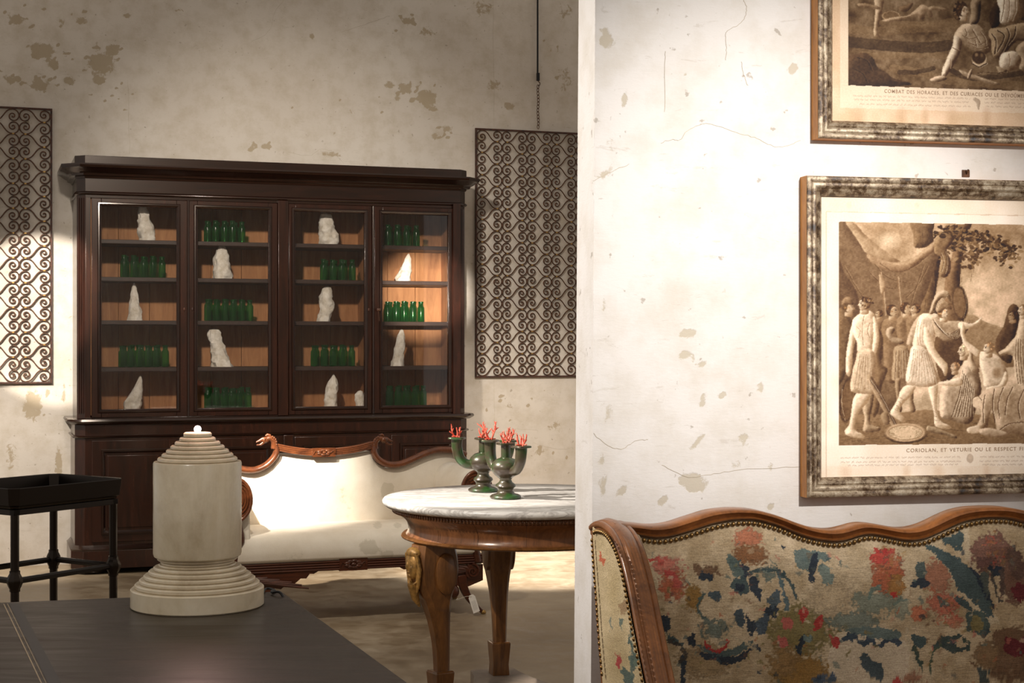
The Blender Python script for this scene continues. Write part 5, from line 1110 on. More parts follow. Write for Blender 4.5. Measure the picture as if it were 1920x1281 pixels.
    P.ell(1556, 486, 64, 64, (206, 184, 156)); P.ell(1552, 470, 60, 56, (92, 70, 50)); P.ell(1530, 450, 18, 22, (178, 152, 124), .8, soft=.6); P.ell(1574, 452, 16, 20, (150, 124, 98), .8, soft=.6); P.fold([(1498, 520), (1550, 546), (1612, 520)], 1.4, DK, SK, .8)
    P.body([(1704, -20), (1872, -20), (1890, 100), (1824, 192), (1724, 188), (1722, 90)], (244, 232, 214), (132, 106, 80), 7)
    for p in ([(1760, 0), (1750, 90), (1730, 170)], [(1800, 0), (1800, 90), (1780, 180)], [(1850, 0), (1850, 90), (1820, 170)]): P.fold(p, 1.2, (150, 124, 98), (250, 240, 224), .7)
    P.body([(1876, -20), (1960, -20), (1960, 150), (1880, 150), (1892, 80)], (120, 96, 72), (62, 46, 32), 5)
    P.body([(1392, 572), (1470, 600), (1700, 676), (1696, 694), (1460, 636), (1396, 588)], (216, 194, 168), DK, 2); P.body([(1456, 636), (1480, 572), (1500, 578), (1478, 642)], (216, 194, 168), DK, 2)
    P.fold([(1540, 600), (1600, 590), (1680, 600), (1780, 590)], 1.1, DK, (206, 184, 156), .7)
    hatch(cv, 1545, -20, 1930, 245, 8); cv.a = (cv.a-150)*1.25+136
    pic = cv.a.copy(); m = ((cv.X > 1590) & (cv.Y < 160+(cv.X-1590)*.033)); cv.a = np.where(m[..., None], pic, full)
    script(cv, ((182, 1600, 1820), (189, 1602, 1818), (197, 1612, 1820), (182, 1846, 1926), (189, 1846, 1926), (196, 1850, 1926)), .024)
    cv.limb([(1828, 186), (1834, 192), (1834, 204)], [3, 4, 1.5], (190, 166, 140), (140, 114, 88), .8)
    return cv
def picture(lab, pxl, yt, yb, pxc, cv, caption, c0, c1, cy, ch, pic_x0):
    dF, dP = -.034, -.010; s0, z1 = RW.px(pxl, yt, dF) if yt is not None else (RW.px(pxl, yb, dF)[0], None)
    _, z0 = RW.px(pxl, yb, dF)
    if z1 is None: z1 = z0+.652
    sc_, _ = RW.px(pxc, yb, dP); s1 = 2*sc_-s0
    o = RW.W(s0, 0, z0); t = thing('framed_engraving', lab, 'picture', o, TR, 'framed engravings on the right wall'); org = (s0, 0, z0)
    q = MB(); ring(q, s0, s1, z0, z1, [(0, -.0), (0, dF+.003), (.006, dF+.003), (.006, 0)]); part('frame_side', q, 'frameside', t, org)
    q = MB(); pr = [(.0005, dF+.004), (.0005, dF), (.003, dF-.002), (.009, dF-.001), (.012, dF+.003), (.014, dF+.001), (.018, dF+.001), (.022, dF+.004), (.024, dF+.008), (.026, dF+.006), (.030, dF+.008), (.034, dF+.014), (.0375, dF+.018), (.0375, -.004), (.005, -.004)]
    ring(q, s0, s1, z0, z1, pr); part('frame_moulding', q, 'silver', t, org, smooth=50)
    m_ = .034; sA, sB = s0+m_, s1-m_; sv = RW.px(1926, 600, dP)[0]
    scol = np.concatenate([np.linspace(sA, sv, 375), np.linspace(sv, sB, 60)[1:]]); zrow = np.linspace(z0+m_, z1-m_, 560)
    SS, ZZ = np.meshgrid(scol, zrow); X = RW.o.x+RW.u.x*SS+RW.n.x*dP; Y = RW.o.y+RW.u.y*SS+RW.n.y*dP
    px = 960+FPX*X/Y; py = HOR-(ZZ-EYE)*FPX/Y
    px = np.where(px > 1926, 2*1926-px, px); py = np.where(py < cv.y0+1, 2*(cv.y0+1)-py, py)
    mb = MB(); P = np.stack([SS, np.full_like(SS, dP), ZZ], -1); mb.grid(P); mb.cols = linA(cv.at(px, py).reshape(-1, 3))
    me = mb.mesh('print', M['print'], 0, org); put('print', me, t)
    q = MB().box(s0+.006, s1-.006, -.0085, -.002, z0+.006, z1-.006); part('backing_board', q, 'frameside', t, org)
    cu = bpy.data.curves.new('caption', 'FONT'); cu.body = caption; cu.size = 1; cu.space_character = 1.22; cu.space_word = 1.3; cu.offset = .008
    ob = bpy.data.objects.new('caption', cu); C.objects.link(ob); bpy.context.view_layer.update()
    me = bpy.data.meshes.new_from_object(ob.evaluated_get(bpy.context.evaluated_depsgraph_get())); bpy.data.objects.remove(ob)
    xs = [v.co.x for v in me.vertices]; hx = max(xs); a, za = RW.px(c0, cy, dP); b, zb = RW.px(c1, cy, dP); hh = ch/FPX*3.1
    for v in me.vertices: x, y = v.co.x, v.co.y; v.co = (a-s0+(b-a)*x/hx, dP-.0006, za-z0+y/.73*hh)
    me.materials.clear(); me.materials.append(M['inkt']); put('caption', me, t)
    return t
picture('old sepia engraving of soldiers and kneeling women in worn silver frame, above the sofa', 1513, 329, 934, 1819, picture_lower(), 'CORIOLAN, ET VETURIE OU LE RESPECT FILIAL', 1699, 1940, 848, 7, 1573)
picture('old sepia engraving of fallen fighters in worn silver frame, the upper of the two', 1534, None, 259, 1835, picture_upper(), 'COMBAT DES HORACES, ET DES CURIACES OU LE DÉVOÛMENT', 1658, 1930, 174, 7, 1590)
# broken plaster and hook above the lower picture
s_, z_ = RW.px(1811, 330, -.002); p = RW.W(s_, 0, z_); t = thing('wall_hook', 'small rusty wall hook in chipped plaster above lower framed engraving', 'hook', p, TR)
part('plate', MB().box(-.008, .008, -.003, 0, -.002, .012), 'iron', t); part('hook_arm', MB().tube([(0, -.002, .010), (0, -.01, .006), (0, -.012, .012)], .0018, 6), 'iron', t)

# ------------------------------------------------------------------ tapestry sofa
SF = Frame((1113-960)/FPX*2.75, 2.75, TR)
sf = thing('tapestry_sofa', 'winged sofa with carved beech rail and floral tapestry upholstery below engraving', 'sofa', (SF.o.x, SF.o.y, 0), TR)
def tapestry():
    cv = Canvas(1100, 960, 1930, 1300, (190, 166, 130), 3.2, 31); A = cv
    n1 = vnoise((A.h, A.w), 60, 2); n2 = vnoise((A.h, A.w), 20, 3); n3 = vnoise((A.h, A.w), 6, 13)
    A.a += ((n1-.5)*22+(n2-.5)*18+(n3-.5)*12)[..., None]*np.array([1, 1.05, 1.1])
    dith = vnoise((A.h, A.w), 3.2, 55)*.55+vnoise((A.h, A.w), 8, 56)*.45
    def soft(x, y, rx, ry, c, al, rot=0):
        d = np.sqrt(((A.XX-x)/rx/1.15)**2+((A.YY-y)/ry/1.15)**2)
        for th, cc, a2 in ((.52, c, .85), (.40, tuple(v*.86 for v in c), .8), (.62, tuple(min(255, v*1.14) for v in c), .5)): A.blend(np.clip(((1-d)*1.5*al+.1-dith*th*1.6)*7, 0, 1), cc, a2)
    NAV, TEAL, GRY, RED, PNK, RST, OCH, OLV, MAR, CRM, BRN = (40, 48, 58), (64, 80, 80), (112, 118, 104), (172, 52, 46), (188, 112, 92), (176, 98, 66), (150, 112, 56), (132, 116, 70), (104, 34, 38), (204, 184, 150), (118, 88, 62)
    # broad washes
    for v in [(1250, 1060, 40, 26, PNK, .5), (1262, 1100, 32, 34, RST, .6), (1300, 1120, 22, 30, OCH, .6), (1235, 1050, 16, 10, (186, 84, 70), .5), (1330, 1070, 30, 14, BRN, .5), (1400, 1010, 32, 22, (184, 116, 84), .7), (1408, 1040, 40, 22, (140, 94, 58), .65), (1440, 1075, 30, 20, GRY, .4), (1500, 1180, 80, 60, OLV, .6), (1500, 1260, 70, 36, OCH, .75), (1470, 1240, 40, 40, (150, 116, 70), .5),
              (1560, 1120, 60, 60, (190, 166, 130), .5), (1665, 1075, 34, 50, RST, .75), (1650, 1045, 24, 16, (186, 70, 58), .6), (1680, 1100, 20, 26, (164, 116, 62), .7), (1760, 1080, 36, 36, (166, 112, 84), .7), (1770, 1130, 36, 26, (186, 110, 84), .7), (1722, 1150, 16, 16, (196, 118, 84), .7), (1790, 1165, 20, 16, (190, 116, 86), .6), (1860, 1040, 46, 46, (132, 92, 76), .8), (1900, 1080, 30, 60, (118, 84, 66), .7), (1850, 1060, 26, 20, (110, 76, 66), .7),
              (1895, 1230, 50, 60, BRN, .8), (1850, 1230, 30, 30, (140, 110, 76), .7), (1640, 1130, 60, 26, (136, 138, 118), .6), (1600, 1165, 60, 20, (124, 128, 112), .7), (1690, 1140, 18, 32, (150, 148, 124), .6), (1340, 1180, 40, 24, GRY, .4), (1320, 1240, 60, 40, (160, 134, 96), .6), (1230, 1180, 18, 60, (150, 128, 92), .6), (1700, 1270, 40, 16, (166, 118, 90), .6)]: soft(*v)
    A.poly([(1566, 1196), (1590, 1180), (1640, 1190), (1690, 1200), (1706, 1230), (1690, 1281), (1620, 1290), (1565, 1270), (1552, 1240)], (208, 188, 158), .9)
    A.poly([(1735, 1018), (1790, 1045), (1830, 1085), (1855, 1140), (1872, 1160), (1850, 1168), (1808, 1120), (1770, 1060)], CRM, .85); A.poly([(1806, 990), (1815, 985), (1825, 1060), (1858, 1100), (1835, 1075), (1808, 1040)], CRM, .8)
    # teal leaves and sprigs
    for c, pts in [(TEAL, [(1735, 1022), (1762, 1030), (1798, 1048), (1822, 1070), (1846, 1104), (1862, 1150), (1850, 1156), (1828, 1130), (1800, 1108), (1786, 1080), (1764, 1052)]), (TEAL, [(1760, 1010), (1790, 1004), (1803, 992), (1804, 1030), (1782, 1024)]), (NAV, [(1820, 1070), (1832, 1076), (1866, 1136), (1858, 1136)]), ((78, 84, 76), [(1836, 1078), (1856, 1078), (1852, 1120), (1846, 1112)]),
                   (NAV, [(1365, 1048), (1384, 1052), (1402, 1066), (1404, 1080), (1388, 1084)]), ((92, 106, 98), [(1362, 1052), (1372, 1040), (1390, 1062), (1394, 1080), (1376, 1078)]), (NAV, [(1402, 1084), (1416, 1082), (1428, 1108), (1424, 1128), (1412, 1112)]), (TEAL, [(1372, 1092), (1390, 1082), (1402, 1094), (1402, 1112), (1386, 1116), (1374, 1108)]), (NAV, [(1382, 1096), (1394, 1096), (1394, 1108), (1384, 1108)]),
                   (NAV, [(1436, 1142), (1450, 1136), (1460, 1144), (1452, 1158), (1436, 1152)]), ((74, 86, 92), [(1440, 1122), (1462, 1108), (1460, 1136), (1444, 1138)]), ((60, 72, 78), [(1376, 1150), (1392, 1146), (1398, 1166), (1388, 1178), (1378, 1166)]), (NAV, [(1398, 1152), (1406, 1160), (1420, 1172), (1412, 1192), (1402, 1178)]), ((66, 78, 88), [(1424, 1160), (1440, 1152), (1440, 1184), (1424, 1190), (1418, 1176)]),
                   (NAV, [(1308, 1070), (1322, 1074), (1336, 1078), (1334, 1088), (1314, 1084)]), (BRN, [(1300, 1058), (1316, 1062), (1312, 1078), (1302, 1072)]), ((70, 84, 90), [(1328, 1114), (1346, 1108), (1354, 1118), (1348, 1128), (1332, 1122)]), (NAV, [(1236, 1158), (1250, 1156), (1258, 1168), (1256, 1184), (1244, 1182)]), (TEAL, [(1250, 1186), (1266, 1196), (1284, 1212), (1276, 1214), (1256, 1202)]),
                   (NAV, [(1312, 1222), (1330, 1226), (1352, 1226), (1372, 1234), (1396, 1222), (1416, 1208), (1428, 1222), (1408, 1220), (1392, 1240), (1366, 1246), (1340, 1240), (1318, 1236)]), ((78, 92, 88), [(1300, 1208), (1330, 1214), (1360, 1220), (1392, 1208), (1412, 1200), (1396, 1220), (1366, 1232), (1330, 1226)]), (NAV, [(1290, 1192), (1304, 1188), (1304, 1212), (1292, 1210)]), (NAV, [(1278, 1230), (1286, 1240), (1284, 1281), (1276, 1281)]),
                   ((98, 112, 106), [(1492, 1030), (1530, 1034), (1556, 1044), (1552, 1054), (1536, 1050), (1520, 1068), (1496, 1066), (1490, 1048)]), (NAV, [(1524, 1036), (1534, 1042), (1530, 1068), (1524, 1092), (1516, 1078), (1518, 1056)]), ((112, 124, 114), [(1536, 1060), (1556, 1066), (1562, 1092), (1548, 1096), (1538, 1082)]), (NAV, [(1466, 1022), (1476, 1026), (1470, 1034)]),
                   ((52, 64, 76), [(1580, 1196), (1600, 1186), (1616, 1200), (1632, 1194), (1646, 1208), (1664, 1194), (1684, 1196), (1688, 1212), (1668, 1204), (1650, 1216), (1634, 1208), (1618, 1210), (1602, 1200), (1586, 1204)]), ((96, 110, 104), [(1582, 1182), (1620, 1176), (1680, 1180), (1686, 1194), (1640, 1198), (1600, 1188)]), ((66, 78, 82), [(1612, 1234), (1622, 1226), (1634, 1240), (1654, 1246), (1656, 1262), (1650, 1281), (1634, 1268), (1618, 1252)]),
                   ((72, 84, 80), [(1716, 1058), (1734, 1058), (1734, 1084), (1720, 1082)]), (NAV, [(1708, 1102), (1718, 1088), (1734, 1086), (1742, 1096), (1728, 1102), (1718, 1100)]), ((90, 96, 86), [(1758, 1120), (1776, 1124), (1780, 1136), (1762, 1136)]), (TEAL, [(1788, 1120), (1806, 1124), (1822, 1138), (1818, 1146), (1800, 1136)]), ((70, 84, 78), [(1812, 1150), (1836, 1146), (1854, 1166), (1850, 1196), (1834, 1190), (1814, 1180)]), (OLV, [(1820, 1156), (1838, 1156), (1842, 1180), (1824, 1182)]),
                   ((56, 70, 66), [(1748, 1216), (1764, 1194), (1796, 1190), (1802, 1194), (1780, 1204), (1764, 1212)]), (TEAL, [(1712, 1192), (1734, 1194), (1732, 1214), (1718, 1212)]), ((60, 74, 64), [(1716, 1206), (1722, 1222), (1732, 1256), (1724, 1250), (1712, 1222)]), ((54, 66, 62), [(1760, 1210), (1782, 1206), (1800, 1216), (1814, 1208), (1812, 1220), (1792, 1224), (1772, 1218)]), ((64, 72, 68), [(1832, 1258), (1848, 1256), (1854, 1281), (1838, 1281)]), ((70, 84, 100), [(1524, 1270), (1560, 1264), (1570, 1281), (1526, 1281)]), (NAV, [(1500, 1196), (1512, 1194), (1506, 1214), (1500, 1228), (1494, 1214)]), ((110, 124, 116), [(1504, 1194), (1520, 1196), (1520, 1206), (1508, 1204)]),
                   (NAV, [(1852, 1070), (1862, 1060), (1880, 1068), (1876, 1084)]), ((96, 70, 58), [(1890, 1030), (1915, 1040), (1920, 1080), (1898, 1084)]), (BRN, [(1862, 1190), (1890, 1176), (1925, 1190), (1925, 1210), (1880, 1220)]),
                   (RED, [(1498, 1144), (1508, 1138), (1516, 1150), (1508, 1160), (1506, 1174), (1500, 1158)]), (RED, [(1528, 1162), (1542, 1152), (1544, 1172), (1526, 1184), (1520, 1190), (1528, 1174)]), (RED, [(1558, 1192), (1570, 1196), (1576, 1208), (1564, 1214), (1556, 1202)]), (RED, [(1320, 1200), (1334, 1214), (1346, 1218), (1358, 1210), (1368, 1194), (1362, 1214), (1350, 1226), (1334, 1222), (1322, 1212)]), ((186, 96, 84), [(1468, 1160), (1484, 1160), (1482, 1180), (1470, 1176)]), ((184, 92, 82), [(1458, 1196), (1474, 1198), (1476, 1214), (1460, 1214)]),
                   (MAR, [(1896, 1104), (1912, 1090), (1925, 1100), (1925, 1124), (1910, 1128), (1900, 1116)]), (MAR, [(1888, 1194), (1905, 1200), (1925, 1196), (1925, 1226), (1905, 1232), (1884, 1222)]), ((186, 68, 60), [(1672, 1276), (1686, 1272), (1690, 1283), (1674, 1283)]), ((184, 60, 50), [(1672, 1108), (1682, 1112), (1680, 1122), (1672, 1118)]), ((178, 70, 62), [(1244, 1070), (1264, 1072), (1272, 1086), (1258, 1090)]), ((180, 84, 70), [(1260, 1080), (1280, 1090), (1276, 1104), (1262, 1100)]),
                   (RED, [(1640, 1028), (1662, 1030), (1680, 1036), (1664, 1040), (1648, 1038)]), ((176, 66, 54), [(1228, 1050), (1218, 1052), (1212, 1048), (1224, 1046)])]: A.poly(pts, c, .93)
    rl = random.Random(9)
    for i in range(150):                                      # small leaves and petals in stepped stitches around the flowers
        cx, cy = rl.choice([(1260, 1100), (1400, 1040), (1400, 1130), (1330, 1210), (1500, 1170), (1530, 1060), (1610, 1180), (1670, 1080), (1720, 1120), (1780, 1140), (1830, 1170), (1880, 1060), (1760, 1220), (1900, 1210), (1560, 1250), (1250, 1230), (1420, 1250)])
        x, y = rl.gauss(cx, 34), rl.gauss(cy, 24); c = rl.choice([TEAL, (96, 106, 96), GRY, NAV, OLV, RST, PNK, CRM, (158, 130, 94), BRN]); A.ell(x, y, rl.uniform(4, 11), rl.uniform(2, 4.5), c, rl.uniform(.35, .8), rl.uniform(-1.5, 1.5), .3)
    for pts, r_, c in [([(1404, 1074), (1440, 1068), (1468, 1078), (1486, 1100), (1492, 1124)], 3, TEAL), ([(1462, 1078), (1468, 1100), (1476, 1142)], 3, (84, 104, 108)), ([(1456, 1064), (1472, 1080)], 2, TEAL), ([(1320, 1114), (1310, 1130), (1314, 1154), (1330, 1166)], 3, (80, 96, 90)), ([(1330, 1166), (1344, 1160), (1352, 1172), (1346, 1190)], 2.5, GRY), ([(1330, 1166), (1316, 1176), (1316, 1194)], 2.5, GRY), ([(1630, 1122), (1638, 1106), (1650, 1100)], 4, (112, 128, 114)), ([(1676, 1134), (1686, 1128), (1700, 1124)], 3, (120, 132, 116)),
                       ([(1358, 1192), (1390, 1200), (1424, 1224)], 2, (190, 172, 136)), ([(1744, 1260), (1748, 1230), (1764, 1208)], 2.5, (72, 86, 66)), ([(1806, 1200), (1818, 1206), (1814, 1218)], 3, (60, 74, 64)), ([(1700, 1180), (1704, 1210), (1718, 1250)], 3, CRM), ([(1820, 1240), (1828, 1252)], 2, BRN), ([(1250, 1200), (1276, 1212), (1286, 1230), (1276, 1240)], 3, (70, 62, 52)), ([(1862, 1076), (1868, 1110), (1876, 1126)], 3, (74, 68, 60)), ([(1878, 1070), (1880, 1112)], 4, (86, 66, 56))]:
        A.limb(pts, [r_]*len(pts), c, tuple(v*.9 for v in c), .9)
    rr = random.Random(3)
    for i in range(90):                                       # scattered small stitched petals
        x, y = rr.uniform(1205, 1925), rr.uniform(1010, 1290); c = rr.choice([PNK, RST, GRY, OLV, BRN, TEAL, CRM, CRM, OCH]); A.ell(x, y, rr.uniform(3, 9), rr.uniform(2, 6), c, rr.uniform(.2, .5), rr.uniform(0, 3), .6)
    for cx, cy in ((1665, 1060), (1770, 1150), (1865, 1030)):
        for i in range(50): a = rr.uniform(0, 6.3); d = rr.uniform(4, 34); A.ell(cx+d*math.cos(a)*.8, cy+d*math.sin(a), rr.uniform(2, 5), rr.uniform(1.5, 3), rr.choice([(188, 84, 66), (196, 128, 96), (160, 112, 66), (120, 84, 66)]), .6, rr.uniform(0, 3))
    cells = vnoise((A.h, A.w), 2, 77)-.5; A.a += (cells*16+(n2-.5)*14)[..., None]; A.a *= np.array([.93, .925, .93])
    # outer wing panel
    m = (cv.X < 1209+(cv.Y-1060)*.0) & (cv.X < 1150+(cv.Y-985)*.30)
    keep = cv.a.copy(); cv.a = np.ones_like(cv.a)*np.array((190, 168, 128))+((n2-.5)*20+(n3-.5)*12)[..., None]
    A.ell(1160, 1240, 30, 70, (150, 128, 86), .7, soft=.9); A.ell(1150, 1110, 16, 60, (170, 146, 98), .5, soft=.9)
    for c, pts in [((184, 84, 50), [(1124, 1032), (1130, 1040), (1134, 1060), (1128, 1056)]), ((152, 44, 42), [(1156, 1222), (1164, 1240), (1164, 1252), (1156, 1244)]), ((66, 80, 72), [(1166, 1252), (1180, 1262), (1186, 1281), (1172, 1281)]), ((78, 94, 80), [(1176, 1232), (1194, 1228), (1196, 1250), (1182, 1246)]), ((92, 104, 92), [(1162, 1156), (1170, 1166), (1164, 1180)]), ((150, 120, 84), [(1160, 1136), (1172, 1126), (1178, 1146), (1164, 1150)]), ((86, 100, 92), [(1180, 1190), (1186, 1214), (1182, 1226)]), ((168, 60, 56), [(1188, 1174), (1196, 1178), (1192, 1190)])]: A.poly(pts, c, .9)
    A.limb([(1144, 1158), (1146, 1180)], [1.5, 1.5], GRY, GRY, .8); A.limb([(1184, 1166), (1182, 1200), (1186, 1230), (1184, 1281)], [2, 2, 3, 3], (80, 96, 84), (60, 74, 68), .8)
    cv.wing = cv.a; cv.a = keep; return cv
TP = tapestry()
def back_s(px, py, d): return SF.px(px, py, d)
RD = -.07                                                      # depth of the rail's front
topl = [(1150, 979), (1190, 982), (1223, 986), (1253, 983), (1292, 970), (1333, 957), (1374, 953), (1415, 955), (1456, 966), (1497, 982), (1527, 991), (1560, 994), (1586, 989), (1608, 981.5), (1630, 981.5), (1657, 986), (1690, 992), (1720, 989), (1750, 977), (1783, 960), (1816, 952), (1857, 950), (1887, 951), (1920, 957)]
botl = [(1150, 998), (1190, 1003), (1223, 1010), (1253, 1008), (1292, 997), (1333, 983), (1374, 975), (1412, 974), (1456, 986), (1497, 1004), (1527, 1012), (1562, 1017), (1586, 1014), (1613, 1003), (1635, 1002), (1668, 1009), (1698, 1015), (1728, 1013), (1761, 998), (1802, 979), (1843, 971), (1887, 972), (1920, 981)]
sc_ = back_s(1620, 1000, RD)[0]; SE = 2*sc_-.01
def full(pts, d):
    a = [back_s(x, y, d) for x, y in pts]; last = a[-1][0]; lim = 2*sc_-last
    # beyond the frame edge the far half repeats the near half mirrored
    a += [(2*sc_-s, z+(a[-1][1]-np.interp(lim, [p[0] for p in a], [p[1] for p in a]))) for s, z in reversed([p for p in a if p[0] < lim-.01])]
    return a
tl, bl_ = full(topl, RD), full(botl, RD)
sg_ = np.linspace(tl[0][0], SE, 220); zT = np.interp(sg_, [p[0] for p in tl], [p[1] for p in tl]); zB = np.interp(sg_, [p[0] for p in bl_], [p[1] for p in bl_])
kern = np.ones(7)/7; sm_ = lambda a: np.convolve(np.pad(a, 3, 'edge'), kern, 'valid'); zT, zB = sm_(zT), sm_(zB)
mb = MB(); V = []; sec = [(-.004, .0), (-.013, .18), (-.006, .3), (-.010, .5), (-.016, .72), (-.012, .92), (.004, 1.0), (.03, .98), (.045, .8), (.045, .1), (.03, 0)]
for s, a, b in zip(sg_, zT, zB): V += [(s, RD+o, b+(a-b)*v) for o, v in sec]
k = len(sec); n = len(sg_); mb.add(V, [(i*k+j, i*k+(j+1) % k, (i+1)*k+(j+1) % k, (i+1)*k+j) for i in range(n-1) for j in range(k)]+[tuple(range(k)), tuple((n-1)*k+j for j in reversed(range(k)))])
part('crest_rail', mb, 'beech', sf, smooth=50)
# tapestry back, gently padded
sv = back_s(1926, 1100, RD)[0]; s0 = back_s(1140, 1100, RD)[0]
scol = np.concatenate([np.linspace(s0, sv, 520), np.linspace(sv, SE, 50)[1:]]); zb = np.interp(scol, sg_, zB)
vv = np.concatenate([np.linspace(0, 1, 230)]); zlow = .74
def padded(v, z0, z1s): return z0+(z1s-z0)*v
rows_ = []
for v in np.linspace(0, 1, 70)[:-1]: rows_.append(.40+(zlow-.40)*v+0*zb)
for v in vv: rows_.append(zlow+(zb+.002-zlow)*v)
ZZ = np.array(rows_); SS = np.tile(scol, (len(rows_), 1)); edge = np.clip((zb[None]-ZZ)/.05, 0, 1); DD = RD+.004-.03*np.sqrt(edge)-.012*np.clip((zb[None]-ZZ)/.3, 0, 1)
X = SF.o.x+SF.u.x*SS+SF.n.x*DD; Y = SF.o.y+SF.u.y*SS+SF.n.y*DD; px = 960+FPX*X/Y; py = HOR-(ZZ-EYE)*FPX/Y
px = np.where(px > 1926, 2*1926-px, px); py = np.where(py > 1296, 2*1296-py, py)
mb = MB().grid(np.stack([SS, DD, ZZ], -1)); mb.cols = linA(TP.at(px, py).reshape(-1, 3)); put('back_upholstery', mb.mesh('back_upholstery', M['tapestry'], 60), sf)
part('back_panel', MB().prism([(sg_[i], zT[i]-.012) for i in range(0, 220, 6)]+[(SE, .3), (.03, .3)], RD+.03, -.005), 'beech', sf, smooth=0)
nail = MB().lathe([(.0042, 0), (.0042, .0006), (.0034, .0022), (.0018, .0032), (0, .0036)], (0, 0, 0), 10); nme = nail.mesh('nail', M['bullet'], 60)
fs = np.linspace(.03, SE-.03, 4000); fz = np.interp(fs, sg_, zB)-.0052; ln = np.concatenate([[0], np.cumsum(np.hypot(np.diff(fs), np.diff(fz)))])
for L in np.arange(0, ln[-1], .0098)[:190]: put('nail', nme, sf, (float(np.interp(L, ln, fs)), RD-.012, float(np.interp(L, ln, fz))), (PI/2, 0, 0))
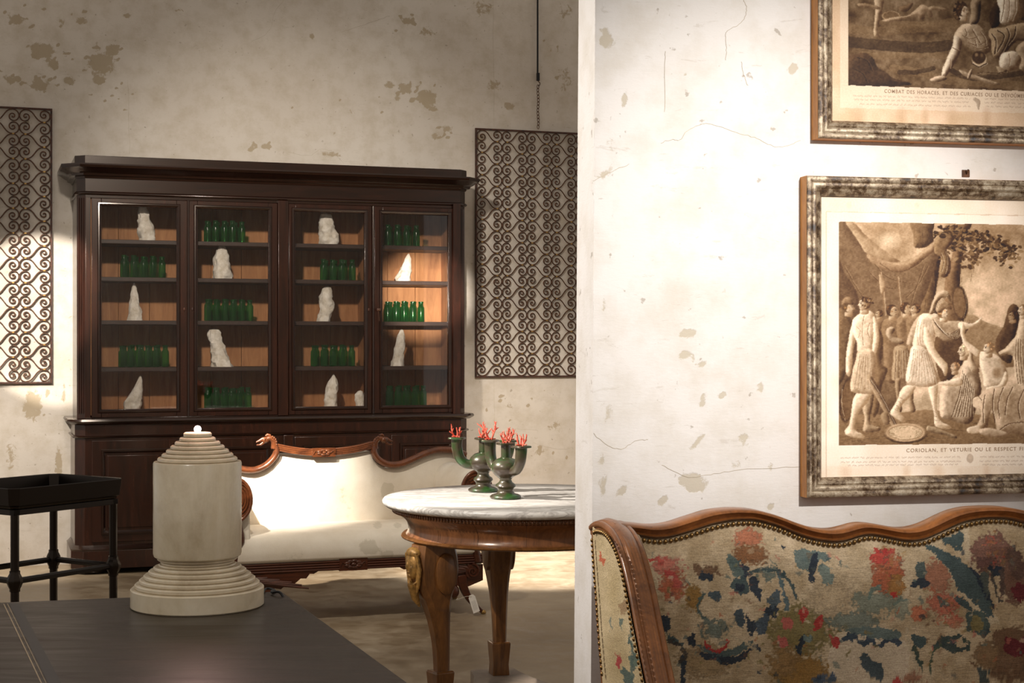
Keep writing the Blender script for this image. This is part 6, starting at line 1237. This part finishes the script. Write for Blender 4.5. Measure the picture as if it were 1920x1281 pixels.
# wing: a panel lying in the plane s = const, running forward from the back
def wd(px, py, s=0.):
    o = SF.o+SF.u*s; k = (px-960)/FPX; d = (k*o.y-o.x)/(SF.n.x-k*SF.n.y); Y = o.y+SF.n.y*d; return d, EYE+(HOR-py)/FPX*Y
railc = [wd(x, y, .0225) for x, y in [(1126, 994), (1133, 989), (1142, 988), (1153, 993), (1166, 1006), (1178, 1028), (1190, 1064), (1203, 1118), (1215, 1180), (1230, 1253), (1240, 1300)]]
rear = [wd(x, y) for x, y in [(1113, 990), (1114.5, 1020), (1117, 1060), (1120, 1110), (1124, 1170), (1129, 1240), (1133, 1300)]]
def wing(s_out, s_in, side):
    low = [(-.47, .72), (-.56, .68)]
    c = smooth_curve([(s_out, d, z) for d, z in railc], 5); c[0] = Vector((s_out, railc[0][0], railc[0][1]))
    c += smooth_curve([(s_out, railc[-1][0], railc[-1][1])]+[(s_out, d, z) for d, z in low], 4)[1:]
    q = MB(); sg = 1 if side == 0 else -1
    m_ = (s_out+s_in)/2
    q.tube([p+Vector((m_-s_out, 0, -.002)) for p in c], .0175, 10, up=(1, 0, 0), flat=(1.15, 1))
    for o in (-.017, -.0055, .0065, .0175): q.tube([p+Vector((m_-s_out+o, -.012+abs(o)*.5, .005)) for p in c], .0065, 8, up=(1, 0, 0))
    part('wing_rail', q, 'beech', sf, smooth=50)
    r = smooth_curve([(s_out, d, z) for d, z in rear], 5)+[Vector((s_out, -.10, .42)), Vector((s_out, -.08, .0))]
    q = MB().tube([p+Vector((sg*.012, .012, -.006)) for p in r], .014, 4, up=(1, 0, 0), flat=(1.1, .9)); part('rear_post', q, 'beech', sf, smooth=40)
    NR, NC = 200, 70; zmax = max(d[1] for d in railc); zl = [p.z for p in c]; dl = [p.y for p in c]
    imax = int(np.argmax(zl)); rz = [p.z for p in r]; rd = [p.y for p in r]
    zs = np.linspace(.72, zl[imax]-.002, NR); front = np.interp(zs, zl[imax:][::-1], dl[imax:][::-1]); back = np.interp(zs, rz[::-1], rd[::-1])
    back = np.where(zs > rz[0], np.interp(zs, zl[:imax+1], dl[:imax+1]), back)
    T = np.linspace(0, 1, NC)[None]; DDw = back[:, None]*(1-T)+front[:, None]*T; ZW = np.tile(zs[:, None], (1, NC))
    for s_, nm, bow in ((s_out-sg*.002, 'wing_outer_panel', -sg*.004), (s_in, 'wing_inner_pad', sg*.02)):
        SW = s_+bow*np.sin(PI*T)*np.ones_like(ZW); X = SF.o.x+SF.u.x*SW+SF.n.x*DDw; Y = SF.o.y+SF.u.y*SW+SF.n.y*DDw; px = 960+FPX*X/Y; py = np.minimum(HOR-(ZW-EYE)*FPX/Y, 1298)
        mb = MB().grid(np.stack([SW, DDw, ZW], -1)); src = TP.wing if 'outer' in nm else TP.a
        if side: px = 1200-np.clip(px-px.min(), 0, 90)
        xi = np.clip((px-TP.x0).astype(int), 0, TP.w-1); yi = np.clip((py-TP.y0).astype(int), 0, TP.h-1); mb.cols = linA(src[yi, xi].reshape(-1, 3)); put(nm, mb.mesh(nm, M['tapestry'], 60), sf)
    if side == 0:
        acc = 0; last = None; cnt = 0
        for p in c[3:]:
            pass
        path = smooth_curve([(s_out, *wd(x, y)) for x, y in [(1121, 1001), (1126, 997), (1133, 997), (1144, 1002), (1156, 1018), (1167, 1042), (1178, 1083), (1189, 1144), (1200, 1204), (1216, 1281)]], 24)
        path2 = smooth_curve([(s_out, *wd(x, y)) for x, y in [(1119, 1004), (1121, 1040), (1124, 1080), (1128, 1130), (1132, 1190), (1139, 1270)]], 24)
        for pp in (path, path2):
            last = pp[0]
            for p in pp:
                if (p-last).length >= .0085 and cnt < 110: put('nail', nme, sf, p+Vector((-.0085, 0, 0)), (0, -PI/2, 0)); last = p; cnt += 1
wing(0.0, .045, 0); wing(SE, SE-.045, 1)
# seat, arms and legs below the frame
mb = MB().box(.03, SE-.03, -.62, -.10, .30, .42); part('seat_frame', mb, 'beech', sf, bevel=.006)
P_ = np.zeros((24, 60, 3)); 
for j in range(24):
    for i in range(60): u, v = i/59, j/23; P_[j, i] = (.05+(SE-.1)*u, -.63+.51*v, .42+.07*(max(0, math.sin(PI*u))**.2)*(max(0, math.sin(PI*v))**.3))
mb = MB().grid(P_); mb.cols = linA(TP.at(1220+680*P_[:, :, 0]/SE, 1290+P_[:, :, 1]*400).reshape(-1, 3)); put('seat_cushion', mb.mesh('seat_cushion', M['tapestry'], 60), sf)
for x in (.0225, SE-.0225):
    part('arm_rest', MB().tube(smooth_curve([(x, -.50, .70), (x, -.56, .675), (x, -.62, .64), (x, -.64, .55), (x, -.60, .42)], 5), .02, 8, up=(1, 0, 0)), 'beech', sf, smooth=50)
    part('arm_side', MB().box(x-.018, x+.018, -.58, -.08, .40, .73), 'tapestry' if False else 'beech', sf, bevel=.004)
for x in (.04, SE/2, SE-.04): part('leg', MB().tube(smooth_curve([(x, -.60, .32), (x, -.615, .2), (x, -.59, .08), (x, -.605, .0)], 5), [.03-.0009*i for i in range(16)], 10, up=(1, 0, 0)), 'beech', sf, smooth=50)
